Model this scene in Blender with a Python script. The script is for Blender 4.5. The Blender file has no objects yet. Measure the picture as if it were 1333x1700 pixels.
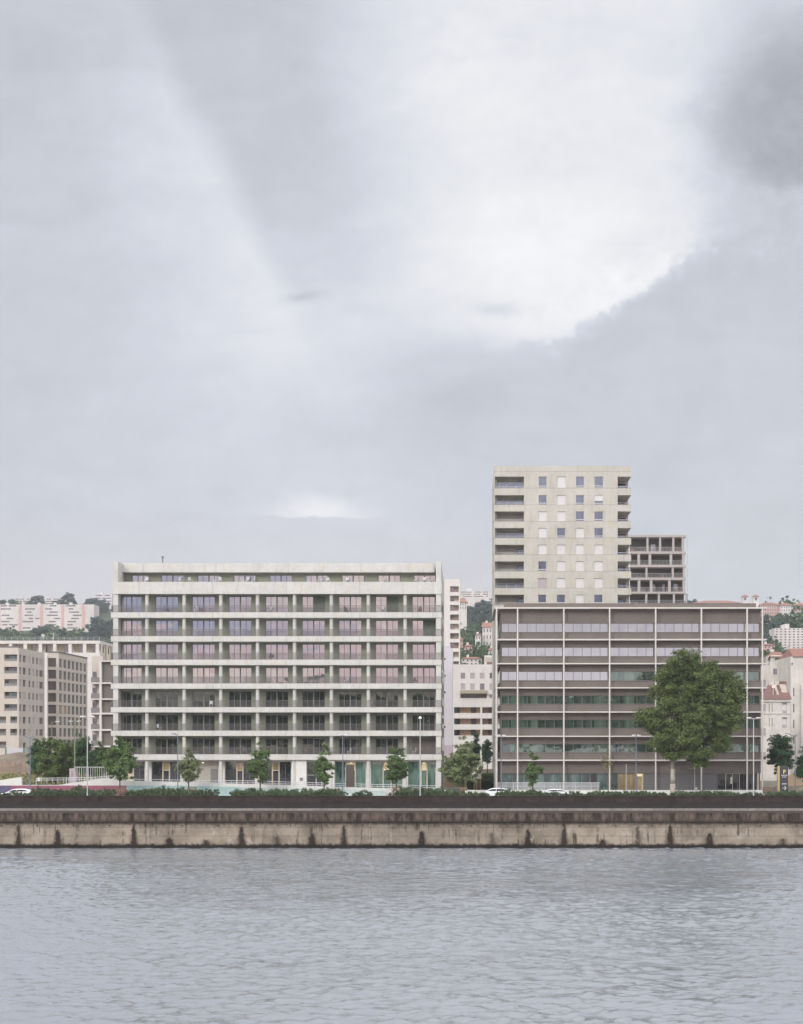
import bpy, math, random
import numpy as np
random.seed(7); RNG = np.random.default_rng(11)
F = 2440.0; VX = 780.0; VY = 1225.0; CZ = 13.0
S = bpy.context.scene; COL = S.collection
def X(px, Y): return (px - VX) * Y / F
def Z(py, Y): return CZ - (py - VY) * Y / F
def lin(c): return tuple(((v / 255.0) / 12.92 if v / 255.0 <= 0.04045 else ((v / 255.0 + 0.055) / 1.055) ** 2.4) for v in c)

# ---------------------------------------------------------------- node expressions
class E:
    def __init__(s, nt, so): s.nt = nt; s.so = so
    def _m(s, op, *a):
        n = s.nt.nodes.new('ShaderNodeMath'); n.operation = op
        for i, v in enumerate((s,) + a):
            if isinstance(v, E): s.nt.links.new(v.so, n.inputs[i])
            else: n.inputs[i].default_value = v
        return E(s.nt, n.outputs[0])
    def __add__(s, o): return s._m('ADD', o)
    __radd__ = __add__
    def __mul__(s, o): return s._m('MULTIPLY', o)
    __rmul__ = __mul__
    def __sub__(s, o): return s._m('SUBTRACT', o)
    def __rsub__(s, o): return (s * -1.0) + o
    def __truediv__(s, o): return s._m('DIVIDE', o)
    def max(s, o): return s._m('MAXIMUM', o)
    def min(s, o): return s._m('MINIMUM', o)
    def pow(s, o): return s._m('POWER', o)
    def abs(s): return s._m('ABSOLUTE')
    def exp(s): return s._m('EXPONENT')
    def frac(s): return s._m('FRACT')
    def ss(s, a, b, lo=0.0, hi=1.0, smooth=True):
        n = s.nt.nodes.new('ShaderNodeMapRange'); n.interpolation_type = 'SMOOTHSTEP' if smooth else 'LINEAR'
        s.nt.links.new(s.so, n.inputs[0])
        n.inputs[1].default_value = a; n.inputs[2].default_value = b; n.inputs[3].default_value = lo; n.inputs[4].default_value = hi
        return E(s.nt, n.outputs[0])
def lerp(a, b, t): return a + (b - a) * t
def vec(nt, x, y, z):
    n = nt.nodes.new('ShaderNodeCombineXYZ')
    for i, v in enumerate((x, y, z)):
        if isinstance(v, E): nt.links.new(v.so, n.inputs[i])
        else: n.inputs[i].default_value = v
    return n.outputs[0]
def noise(nt, v, scale, detail=4, rough=0.55, dist=0.0):
    n = nt.nodes.new('ShaderNodeTexNoise'); n.inputs['Scale'].default_value = scale
    n.inputs['Detail'].default_value = detail; n.inputs['Roughness'].default_value = rough; n.inputs['Distortion'].default_value = dist
    nt.links.new(v, n.inputs['Vector'])
    return E(nt, n.outputs[0])
def mixc(nt, a, b, t):
    n = nt.nodes.new('ShaderNodeMix'); n.data_type = 'RGBA'
    for i, v in ((6, a), (7, b)):
        if isinstance(v, (tuple, list)): n.inputs[i].default_value = (*v[:3], 1)
        else: nt.links.new(v, n.inputs[i])
    if isinstance(t, E): nt.links.new(t.so, n.inputs[0])
    else: n.inputs[0].default_value = t
    return n.outputs[2]
def scalec(nt, c, k):
    n = nt.nodes.new('ShaderNodeVectorMath'); n.operation = 'SCALE'
    if isinstance(c, (tuple, list)): n.inputs[0].default_value = c[:3]
    else: nt.links.new(c, n.inputs[0])
    if isinstance(k, E): nt.links.new(k.so, n.inputs['Scale'])
    else: n.inputs['Scale'].default_value = k
    return n.outputs[0]

# ---------------------------------------------------------------- materials
M = {}
def newmat(name):
    m = bpy.data.materials.new(name); m.use_nodes = True
    nt = m.node_tree; b = nt.nodes['Principled BSDF']; M[name] = m
    return m, nt, b
def pos(nt):
    g = nt.nodes.new('ShaderNodeNewGeometry'); sp = nt.nodes.new('ShaderNodeSeparateXYZ')
    nt.links.new(g.outputs['Position'], sp.inputs[0])
    return g.outputs['Position'], E(nt, sp.outputs[0]), E(nt, sp.outputs[1]), E(nt, sp.outputs[2])
def bump(nt, b, h, dist, strength=1.0):
    n = nt.nodes.new('ShaderNodeBump'); n.inputs['Distance'].default_value = dist; n.inputs['Strength'].default_value = strength
    nt.links.new(h.so, n.inputs['Height']); nt.links.new(n.outputs[0], b.inputs['Normal'])
def surf(name, rgb, rough=0.8, var=0.12, scale=0.6, grime=0.0, metal=0.0, bumpd=0.0, streak=0.0):
    """painted or mineral surface: base colour with mottling of its own"""
    m, nt, b = newmat(name); P, x, y, z = pos(nt)
    n1 = noise(nt, P, scale, 6, 0.6); n2 = noise(nt, P, scale * 7, 3, 0.6)
    k = n1.ss(0.25, 0.75, 1 - var, 1 + var) * n2.ss(0.25, 0.75, 1 - var * .5, 1 + var * .5)
    if streak:
        sv = vec(nt, x * 1.0, y * 1.0, z * 0.12); n3 = noise(nt, sv, 2.2, 4, 0.65)
        k = k * n3.ss(0.45, 0.75, 1.0, 1 - streak)
    c = scalec(nt, rgb, k)
    nt.links.new(c, b.inputs['Base Color']); b.inputs['Roughness'].default_value = rough; b.inputs['Metallic'].default_value = metal; b.inputs['Specular IOR Level'].default_value = .12
    if bumpd: bump(nt, b, n2, bumpd)
    return m
def concrete(name, rgb, seam=(0, 0), z0=0.0, var=0.1, streak=0.18):
    m, nt, b = newmat(name); P, x, y, z = pos(nt)
    n1 = noise(nt, P, 0.35, 6, 0.62); n2 = noise(nt, P, 3.0, 4, 0.6)
    n3 = noise(nt, vec(nt, x, y, z * 0.15), 1.6, 5, 0.65)
    k = n1.ss(0.3, 0.7, 1 - var, 1 + var) * n2.ss(0.3, 0.7, 0.96, 1.04) * n3.ss(0.45, 0.72, 1.0, 1 - streak)
    if seam[0]:
        f = ((x + 1000.0 + seam[0] / 2) / seam[0]).frac(); k = k * (f - 0.5).abs().ss(0.484, 0.496, 1.0, 0.86)
    if seam[1]:
        f = ((z - z0) / seam[1] + 100.0).frac(); k = k * (f - 0.5).abs().ss(0.475, 0.488, 1.0, 0.72)
    tint = mixc(nt, rgb, (rgb[0] * 1.0, rgb[1] * .97, rgb[2] * .90), noise(nt, P, 0.8, 3).ss(0.4, 0.65))
    nt.links.new(scalec(nt, tint, k), b.inputs['Base Color']); b.inputs['Roughness'].default_value = 0.85
    bump(nt, b, n2, 0.01)
    return m
def glass(name, inner, refl=0.45, tint=(1, 1, 1), rough=0.02, curtains=0.0, curtain=(.2, .25, .2), wob=0.012, emit=None):
    """window pane seen from outside: what stands behind it as the diffuse part, the sky and the far bank as its mirror part"""
    m, nt, b = newmat(name); P, x, y, z = pos(nt); out = nt.nodes['Material Output']
    n = noise(nt, vec(nt, x * 1.0, y * 1.0, z * 0.25), 1.1, 3)
    c = scalec(nt, inner, n.ss(0.3, 0.7, 0.45, 1.6))
    if curtains:
        st = noise(nt, vec(nt, x * 1.0, y * 1.0, 0.0), 0.55, 2).ss(0.52, 0.56) * curtains
        fold = noise(nt, vec(nt, x * 8.0, y * 8.0, 0.0), 1.0, 2).ss(0.3, 0.7, 0.7, 1.15)
        c = mixc(nt, c, scalec(nt, curtain, fold), st)
    nt.links.new(c, b.inputs['Base Color']); b.inputs['Roughness'].default_value = 0.6; b.inputs['Specular IOR Level'].default_value = 0.0
    if emit:
        b.inputs['Emission Color'].default_value = (*emit[0], 1); b.inputs['Emission Strength'].default_value = emit[1]
    g = nt.nodes.new('ShaderNodeBsdfGlossy'); g.inputs['Color'].default_value = (*tint, 1); g.inputs['Roughness'].default_value = rough
    bn = nt.nodes.new('ShaderNodeBump'); bn.inputs['Distance'].default_value = wob; bn.inputs['Strength'].default_value = 0.6
    h = noise(nt, P, 0.6, 1); nt.links.new(h.so, bn.inputs['Height']); nt.links.new(bn.outputs[0], g.inputs['Normal'])
    fr = nt.nodes.new('ShaderNodeFresnel'); fr.inputs[0].default_value = 1.5
    mx = nt.nodes.new('ShaderNodeMixShader')
    fac = (E(nt, fr.outputs[0]) + (refl - 0.04)).min(1.0)
    nt.links.new(fac.so, mx.inputs[0]); nt.links.new(b.outputs[0], mx.inputs[1]); nt.links.new(g.outputs[0], mx.inputs[2])
    nt.links.new(mx.outputs[0], out.inputs['Surface'])
    return m
def leafmat(name, c1, c2, c3, trans=0.25):
    m, nt, b = newmat(name); g = nt.nodes.new('ShaderNodeNewGeometry')
    oi = nt.nodes.new('ShaderNodeObjectInfo'); tc = nt.nodes.new('ShaderNodeTexCoord')
    r = E(nt, g.outputs['Random Per Island']); n = noise(nt, tc.outputs['Object'], 0.45, 2).ss(0.35, 0.65)
    c = mixc(nt, c1, c2, r); c = mixc(nt, c, c3, n * 0.7)
    c = scalec(nt, c, E(nt, oi.outputs['Random']).ss(0, 1, 0.85, 1.15, False))
    nt.links.new(c, b.inputs['Base Color']); b.inputs['Roughness'].default_value = 0.55; b.inputs['Specular IOR Level'].default_value = 0.3
    t = nt.nodes.new('ShaderNodeBsdfTranslucent'); nt.links.new(c, t.inputs[0])
    mx = nt.nodes.new('ShaderNodeMixShader'); mx.inputs[0].default_value = trans
    nt.links.new(b.outputs[0], mx.inputs[1]); nt.links.new(t.outputs[0], mx.inputs[2])
    nt.links.new(mx.outputs[0], nt.nodes['Material Output'].inputs['Surface'])
    return m
def flat(name, rgb, rough=0.6, metal=0.0, emit=0.0):
    m, nt, b = newmat(name); P, x, y, z = pos(nt)
    c = scalec(nt, rgb, noise(nt, P, 2.0, 3).ss(0.3, 0.7, 0.93, 1.07))
    nt.links.new(c, b.inputs['Base Color']); b.inputs['Roughness'].default_value = rough; b.inputs['Metallic'].default_value = metal
    if emit: b.inputs['Emission Color'].default_value = (*rgb, 1); b.inputs['Emission Strength'].default_value = emit
    return m

concrete('pale_concrete', (.53, .52, .50), (10.0, 0), 0, .06, .12)
concrete('tower_concrete', (.475, .458, .415), (0, 2.83), Z(838, 250), 0.07, 0.14)
surf('white_concrete', (.66, .65, .62), 0.8, .06, streak=.08)
surf('green_wall', (.245, .255, .20), 0.7, .08, 1.2, streak=.1)
concrete('frame_concrete', (.57, .54, .52), (0, 0), 0, .05, .1)
surf('recess_frame', (.40, .36, .345), 0.8, .06)
surf('brown_panel', (.165, .141, .126), 0.75, .07, .5, streak=.06)
surf('brown_panel_dark', (.115, .10, .09), 0.75, .08, .5)
surf('beige_panel', (.40, .36, .32), 0.8, .06)
surf('cream_wall', (.62, .53, .40), 0.85, .06)
surf('pink_beige_wall', (.53, .47, .42), 0.85, .05, streak=.07)
surf('white_wall', (.62, .585, .56), 0.85, .05, streak=.08)
surf('old_white_wall', (.60, .56, .52), 0.85, .10, .4, streak=.15)
surf('lilac_wall', (.52, .50, .53), 0.85, .04)
surf('peach_wall', (.52, .38, .26), 0.85, .05)
surf('far_white', (.58, .54, .52), 0.85, .10, .05)
surf('far_pink', (.50, .34, .31), 0.85, .10, .05)
surf('coral_paint', (.56, .36, .33), 0.8, .08)
surf('roof_tile', (.30, .165, .135), 0.9, .2, .8)
surf('brown_tile', (.20, .12, .11), 0.9, .15, 1.5)
surf('stone', (.42, .37, .31), 0.9, .15, 1.0, bumpd=.03)
surf('soil', (.19, .155, .12), 0.95, .3, .5, bumpd=.1)
surf('asphalt', (.055, .055, .057), 0.9, .2, .8)
surf('pavement', (.40, .38, .36), 0.9, .1, .8)
surf('parapet_dark', (.044, .033, .028), 0.9, .35, .9, streak=.3, bumpd=.02)
surf('bank_dark', (.022, .018, .016), 0.95, .35, 1.3, bumpd=.04)
surf('kerb_pale', (.23, .21, .195), 0.9, .25, 1.5)
surf('shelf_dark', (.055, .045, .04), 0.95, .4, 1.0)
surf('wood', (.20, .14, .10), 0.8, .2, 3)
surf('pale_wood', (.45, .33, .20), 0.8, .15, 3)
surf('bark', (.13, .10, .08), 0.9, .3, 3, bumpd=.02)
surf('plane_bark', (.42, .39, .33), 0.9, .3, 1.6, bumpd=.02)
surf('shutter_white', (.60, .585, .57), 0.6, .04, .8)
surf('shutter_pink', (.42, .36, .38), 0.6, .05)
surf('shutter_beige', (.42, .39, .35), 0.6, .05)
surf('tower_pier', (.42, .41, .38), 0.8, .05)
surf('ribbed_curtain', (.13, .15, .12), 0.8, .2, 3)
flat('frame_dark', (.115, .105, .105), .4)
flat('frame_grey', (.18, .17, .165), .4)
flat('frame_bronze', (.11, .10, .085), .4)
flat('frame_white', (.62, .60, .58), .5)
flat('frame_sand', (.50, .43, .33), .5)
flat('rail_metal', (.13, .115, .12), .4)
flat('rail_white', (.60, .60, .61), .4)
flat('lamp_blue', (.16, .18, .24), .4)
flat('lamp_grey', (.45, .44, .43), .4)
flat('lamp_green', (.20, .22, .13), .5)
flat('lamp_head', (.75, .73, .72), .4)
flat('magenta_paint', (.27, .085, .13), .7)
flat('violet_paint', (.10, .08, .15), .7)
flat('turquoise_paint', (.33, .46, .45), .7)
flat('pale_turquoise', (.45, .53, .51), .7)
flat('sign_dark', (.045, .042, .05), .5)
flat('sign_gold', (.42, .34, .14), .5)
flat('sign_letter', (.60, .60, .58), .5)
flat('sign_yellow', (.70, .58, .22), .5)
flat('car_white', (.80, .80, .80), .25)
flat('tyre', (.02, .02, .02), .8)
flat('dish', (.75, .68, .64), .5)
flat('rust', (.35, .16, .08), .8)
flat('mesh_green', (.05, .20, .14), .6)
flat('awning', (.22, .19, .14), .8)
flat('warm_lit', (.80, .66, .42), .6, 0, .25)
flat('lamp_lit', (1.0, .85, .55), .6, 0, 1.3)
def slat(name, rgb, pitch, axis='z', lo=.55):
    m, nt, b = newmat(name); P, x, y, z = pos(nt); a = z if axis == 'z' else x
    f = (a / pitch + 1000.0).frac(); k = (f - .5).abs().ss(.34, .42, 1.0, lo)
    nt.links.new(scalec(nt, rgb, k), b.inputs['Base Color']); b.inputs['Roughness'].default_value = .6
slat('slat_grey', (.135, .13, .13), .22)
slat('rib_beige', (.42, .40, .34), .20, 'x')
glass('glass_upper', (.05, .052, .058), .66, (1.0, 1.0, 1.0), curtains=.5, curtain=(.36, .34, .33))
glass('glass_lower', (.022, .028, .02), .17, (.8, .9, .8), curtains=.35, curtain=(.07, .09, .07))
glass('glass_office', (.09, .09, .09), .62, (1, 1, 1), curtains=.5, curtain=(.2, .2, .2))
glass('glass_office_low', (.04, .06, .048), .28, (.75, .9, .8), curtains=.8, curtain=(.12, .17, .13))
glass('glass_green', (.10, .19, .155), .22, (.9, 1, .95), curtains=.0)
glass('glass_teal', (.085, .13, .125), .25, (.9, 1, 1))
glass('glass_dark', (.022, .026, .034), .20)
glass('glass_tower', (.035, .04, .06), .20, (.8, .85, 1.0))
glass('glass_far', (.05, .045, .05), .2)
glass('glass_far_pale', (.13, .115, .12), .25)
glass('glass_lilac', (.17, .14, .19), .3, (1, .9, 1))
glass('glass_warm', (.22, .17, .10), .2, (1, .9, .8), emit=((1.0, .72, .35), .12))
leafmat('leaf_plane', (0.067, 0.109, 0.033), (0.136, 0.167, 0.050), (0.113, 0.147, 0.046))
leafmat('leaf_street', (0.075, 0.145, 0.048), (0.178, 0.250, 0.085), (0.127, 0.187, 0.068))
leafmat('leaf_grey', (0.145, 0.184, 0.087), (0.266, 0.307, 0.144), (0.205, 0.257, 0.116))
leafmat('leaf_dark', (0.036, 0.101, 0.045), (0.082, 0.173, 0.067), (0.063, 0.126, 0.045))
leafmat('leaf_olive', (0.079, 0.132, 0.039), (0.168, 0.225, 0.067), (0.118, 0.159, 0.048))
leafmat('leaf_hill', (0.048, 0.119, 0.062), (0.109, 0.200, 0.090), (0.133, 0.187, 0.077))
leafmat('leaf_hill_dark', (0.046, 0.090, 0.080), (0.087, 0.142, 0.112), (0.074, 0.112, 0.093))
leafmat('leaf_shrub', (0.071, 0.107, 0.055), (0.132, 0.182, 0.094), (0.110, 0.150, 0.077))
leafmat('leaf_yellow', (0.202, 0.217, 0.078), (0.310, 0.295, 0.124), (0.248, 0.232, 0.093))

def quay_mat():
    m, nt, b = newmat('quay_wall'); P, x, y, z = pos(nt)
    n1 = noise(nt, P, .5, 6, .65); n2 = noise(nt, P, 2.5, 5, .65)
    base = mixc(nt, (.29, .245, .195), (.20, .165, .13), n1.ss(.4, .65))
    base = mixc(nt, base, (.36, .325, .28), noise(nt, P, .9, 3).ss(.55, .7) * .6)
    # weathering streaks under the drains, one every 4.26 m, each with its own strength and reach
    per = 4.26; t = (x + 400.0) / per; f = (t.frac() - .5) * per
    cid = t._m('FLOOR')
    def rn(k):
        wn = nt.nodes.new('ShaderNodeTexWhiteNoise'); wn.noise_dimensions = '1D'; nt.links.new((cid + k).so, wn.inputs['W']); return E(nt, wn.outputs[0])
    rnd = rn(.37); rnd2 = rn(7.7); wob = (n2 - .5) * .75 + (rnd2 - .5) * .9
    wid = z.ss(0.2, 2.6, .50, .20)
    st = ((f + wob) / wid).pow(2.0) * -1.0
    reach = rn(3.3) * 2.6 + .9
    st = st.exp() * (reach - z + (n2 - .5) * .8).ss(-.25, .35) * z.ss(3.15, 2.75) * rnd.ss(.05, .6, .12, 1.3) * n2.ss(.3, .5, .6, 1.0)
    # thin random drips
    dn = noise(nt, vec(nt, x * 1.0, 0.0, z * .06), 1.5, 6, .72).ss(.52, .59) * noise(nt, vec(nt, x * .3, 0.0, z), .5, 3).ss(.42, .6)
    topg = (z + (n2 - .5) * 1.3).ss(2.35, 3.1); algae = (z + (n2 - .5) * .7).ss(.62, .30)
    joint = ((z - 1.42).abs().ss(.035, .015) + (z - 2.45).abs().ss(.035, .015)).min(1.0) * .55
    vj = ((x / 21.3 + 50.37).frac() - .5).abs().ss(.002, .001) * .6
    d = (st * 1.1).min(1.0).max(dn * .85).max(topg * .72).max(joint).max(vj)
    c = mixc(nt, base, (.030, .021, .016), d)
    c = mixc(nt, c, (.018, .014, .012), algae)
    eff = noise(nt, vec(nt, x, y, z * .6), 1.1, 5, .7).ss(.64, .72) * z.ss(.4, 1.0) * .5
    c = mixc(nt, c, (.50, .46, .40), eff)
    c = scalec(nt, c, noise(nt, vec(nt, x, 0.0, 3.0), .09, 3, .6).ss(.35, .65, .78, 1.15))
    nt.links.new(c, b.inputs['Base Color']); b.inputs['Roughness'].default_value = .9; b.inputs['Specular IOR Level'].default_value = .12; bump(nt, b, n2, .04)
    m, nt, b = newmat('quay_cap'); P, x, y, z = pos(nt)
    n1 = noise(nt, vec(nt, x, y, z * .25), 1.4, 6, .7); n2 = noise(nt, P, 3.0, 4, .65)
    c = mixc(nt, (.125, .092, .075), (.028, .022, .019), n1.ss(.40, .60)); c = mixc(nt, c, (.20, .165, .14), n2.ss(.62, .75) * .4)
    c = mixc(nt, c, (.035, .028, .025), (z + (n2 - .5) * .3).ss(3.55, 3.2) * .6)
    nt.links.new(c, b.inputs['Base Color']); b.inputs['Roughness'].default_value = .9; b.inputs['Specular IOR Level'].default_value = .12; bump(nt, b, n2, .03)
quay_mat()
def water_mat():
    m, nt, b = newmat('river_water'); P, x, y, z = pos(nt)
    v = vec(nt, x * 1.0, y * .75, 0.0); v2 = vec(nt, x * .8 + y * .25, y * .8 - x * .12, 9.0)
    w1 = noise(nt, v, 2.0, 4, .6, .6); w2 = noise(nt, v2, 5.0, 3, .6, .6); w3 = noise(nt, v2, .16, 3)
    patch = noise(nt, vec(nt, x * .5, y * .6, 3.0), .05, 5, .65).ss(.35, .65, .55, 1.3)
    h = (w1 * .10 + w2 * .04) * patch + w3 * .8
    bn = nt.nodes.new('ShaderNodeBump'); bn.inputs['Distance'].default_value = WAVE; bn.inputs['Strength'].default_value = 1.0
    nt.links.new(h.so, bn.inputs['Height']); nt.links.new(bn.outputs[0], b.inputs['Normal'])
    b.inputs['Base Color'].default_value = (.235, .256, .282, 1); b.inputs['Roughness'].default_value = .03; b.inputs["IOR"].default_value = 2.5
WAVE = .85
water_mat()
def terrain_mat():
    m, nt, b = newmat('terrain'); P, x, y, z = pos(nt)
    n1 = noise(nt, P, .05, 5, .6); n2 = noise(nt, P, .5, 4)
    near = mixc(nt, (.20, .175, .145), (.10, .11, .065), n2.ss(.4, .6))
    far = mixc(nt, (.035, .055, .03), (.07, .085, .04), n1.ss(.4, .6))
    nt.links.new(mixc(nt, near, far, z.ss(9, 16)), b.inputs['Base Color']); b.inputs['Roughness'].default_value = .95
terrain_mat()

# ---------------------------------------------------------------- world
SUN_EL, SUN_ROT = math.radians(28), math.radians(-150)
def build_world():
    w = bpy.data.worlds.new("World"); S.world = w; w.use_nodes = True; nt = w.node_tree
    bg = nt.nodes['Background']; tc = nt.nodes.new('ShaderNodeTexCoord'); D = tc.outputs['Generated']
    sp = nt.nodes.new('ShaderNodeSeparateXYZ'); nt.links.new(D, sp.inputs[0])
    dx, dy, dz = (E(nt, sp.outputs[i]) for i in range(3))
    cy = dy.max(.06); u = dx / cy; v = dz / cy
    A = u * 24.4 + 7.8; B = v * -24.4 + 12.25
    q = vec(nt, A, B, 0.0)
    n = noise(nt, q, .38, 7, .6) - .5; nf = noise(nt, vec(nt, A, B, 7.0), 1.5, 5, .6) - .5
    nh = noise(nt, vec(nt, A * .55, B * 1.3, 4.0), .45, 5, .55) - .5
    Aw = A + n * 1.6 + nf * .35; Bw = B + nh * 1.5 + nf * .3
    def gs(a0, b0, ra, rb, warp=True, p=1.0):
        a = ((Aw if warp else A) - a0) / ra; b = ((Bw if warp else B) - b0) / rb
        return ((a * a + b * b) * -1.0).exp()
    L = B.ss(-2, 12, .795, .80)
    L = L - gs(.6, .5, 2.2, 2.6) * .035 - gs(.3, 6.0, 2.2, 3.6) * .035
    nl = noise(nt, vec(nt, A, B, 11.0), .8, 4, .6) - .5
    sA = A - (B * .52 + 2.15) + nf * .25 + n * .9; sB = A - (B * .26 + 5.5) + n * .8
    up = B.ss(7.0, 4.2)
    L = L + sA.ss(-2.8, -.2) * sA.ss(.45, -.30) * up * B.ss(-1, 3.0) * .045
    L = L - sA.ss(-.25, .55) * sB.ss(1.6, -1.4) * B.ss(6.6, 2.0) * .048
    L = L + (sB - nf * .7).ss(-.9, .9) * A.ss(12.8, 11.0) * B.ss(6.0, 4.4) * .060
    L = L + gs(8.8, 2.8, 3.9, 3.4) * .042 + gs(9.4, 4.9, 1.9, 1.0) * .040 + gs(4.6, 5.6, 3.0, 1.6) * .03
    L = L - (sB - .9).abs().ss(1.0, .2) * B.ss(6.5, 3.0) * .012
    # grey cloud bank, lower right, with a bright rim above its edge
    nd = noise(nt, vec(nt, A, B, 23.0), 3.2, 7, .62, .4) - .5
    edge = 5.62 - (A - 9.15 + nf * .3).max(0.0) * .60 + (A - 9.6).abs().ss(.9, 0) * .12
    bw = B + nf * .55 + nl * .95 * A.ss(8.0, 11.0, .35, 1.0) + nd * .75 * A.ss(7.5, 10.0, .4, 1.0) + n * .5 - edge
    sk = A.ss(5.4, 7.4)
    L = L + bw.ss(-.9, -.05) * bw.ss(.10, -.02) * A.ss(7.6, 9.2) * A.ss(13.4, 11.5) * .040
    bankL = B.ss(5.5, 9.6, .768, .784) - A.ss(10, 13.5) * .012 + nh * .05
    L = lerp(L, bankL, bw.ss(-.22, .42) * sk * .97)
    # dark cloud upper right
    dk = (gs(13.5, 2.0, 1.95, 1.7) + nd * .35).ss(.16, .80); L = lerp(L, nf * .10 + nd * .05 + .655, dk * .94)
    dk2 = (gs(12.7, 3.7, 1.3, .75) + nd * .9).ss(.15, .8); L = lerp(L, nf * .10 + nd * .12 + .775, dk2 * .75)
    # small details
    L = L - gs(5.03, 4.95, .26, .13) * .075 - gs(8.25, 5.15, .48, .14) * .055 - gs(4.2, 5.5, .4, .12) * .02 - gs(5.5, 7.1, .55, .35) * .02
    wisp = (B + nf * .22 + nd * .25 - 8.60 - (A - 5.6) * .05); L = L + wisp.ss(-.55, -.03) * wisp.ss(.03, -.03) * (((A - 5.25) / .85).pow(2.0) * -1.0).exp() * .095
    ni = noise(nt, vec(nt, A * .5 + B * .2, B * 1.1, 17.0), 1.1, 6, .6, .8) - .5
    L = L + nh * .07 + nf * .02 + nl * .035 + ni * .06 + nd * .03
    L = lerp(L, .80, B.ss(8.8, 10.6) * A.ss(9.5, 3.0) * .6)
    tint = mixc(nt, (.94, .98, 1.08), (.995, 1.0, 1.02), L.ss(.80, .92))
    tint = mixc(nt, tint, (1.02, .985, 1.035), B.ss(8.0, 10.5) * A.ss(12, 8) * .8)
    tint = mixc(nt, tint, (.955, 1.0, 1.075), A.ss(8.5, 12.5) * B.ss(4.5, 8.5) * .8)
    front = scalec(nt, tint, L.pow(2.22) * 1.14)
    # the rest of the sky: a higher, brighter overcast, with rose and blue bands low behind the river bank
    d2 = vec(nt, dx * 1.2, dy * 1.2, dz * 7.0); nb = noise(nt, d2, 3.2, 5, .55, .5); nb2 = noise(nt, vec(nt, dx * 3.0, dy * 3.0, dz * 22.0 + 5.0), 1.6, 4, .55)
    side = dx.ss(-.24, -.06) 
    rose = mixc(nt, (.36, .39, .56), (.72, .54, .57), (nb + side * .12).ss(.42, .60))
    rose = mixc(nt, rose, (.88, .72, .66), nb2.ss(.50, .64) * .75)
    rose = mixc(nt, rose, scalec(nt, (.71, .68, .77), nb.ss(.35, .65, .85, 1.15)), dx.ss(-.02, .03) * .85)
    low = dz.ss(.10, .24)
    rear = mixc(nt, rose, scalec(nt, (1.0, 1.0, 1.03), nb.ss(.3, .7, REAR * .85, REAR * 1.15)), low)
    wgt = dy.ss(.04, .30)
    cloud = mixc(nt, rear, front, wgt)
    sky = nt.nodes.new('ShaderNodeTexSky'); sky.sky_type = 'NISHITA'; sky.sun_disc = False
    sky.sun_elevation = SUN_EL; sky.sun_rotation = SUN_ROT
    nt.links.new(mixc(nt, sky.outputs[0], scalec(nt, cloud, 10.0), .96), bg.inputs['Color'])
    bg.inputs['Strength'].default_value = .1
REAR = 2.1
build_world()
sl = bpy.data.lights.new('sun', 'SUN'); sl.energy = 1.5; sl.angle = math.radians(14); sl.color = (1, .955, .90)
so = bpy.data.objects.new('sun', sl); COL.objects.link(so)
sd = (math.sin(SUN_ROT) * math.cos(SUN_EL), math.cos(SUN_ROT) * math.cos(SUN_EL), math.sin(SUN_EL))
import mathutils
so.rotation_euler = mathutils.Vector(sd).to_track_quat('Z', 'Y').to_euler()
cam = bpy.data.cameras.new('camera'); co = bpy.data.objects.new('camera', cam); COL.objects.link(co); S.camera = co
co.location = (0, 0, CZ); co.rotation_euler = (math.pi / 2, 0, 0)
cam.sensor_width = 36; cam.sensor_fit = 'AUTO'; cam.lens = F / 1700 * 36; cam.clip_end = 6000; cam.clip_start = .5
cam.shift_x = -(VX - 666.5) / 1700; cam.shift_y = (VY - 850) / 1700
S.view_settings.view_transform = 'Standard'; S.view_settings.look = 'None'; S.view_settings.exposure = 0.0; S.view_settings.gamma = 1
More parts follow.
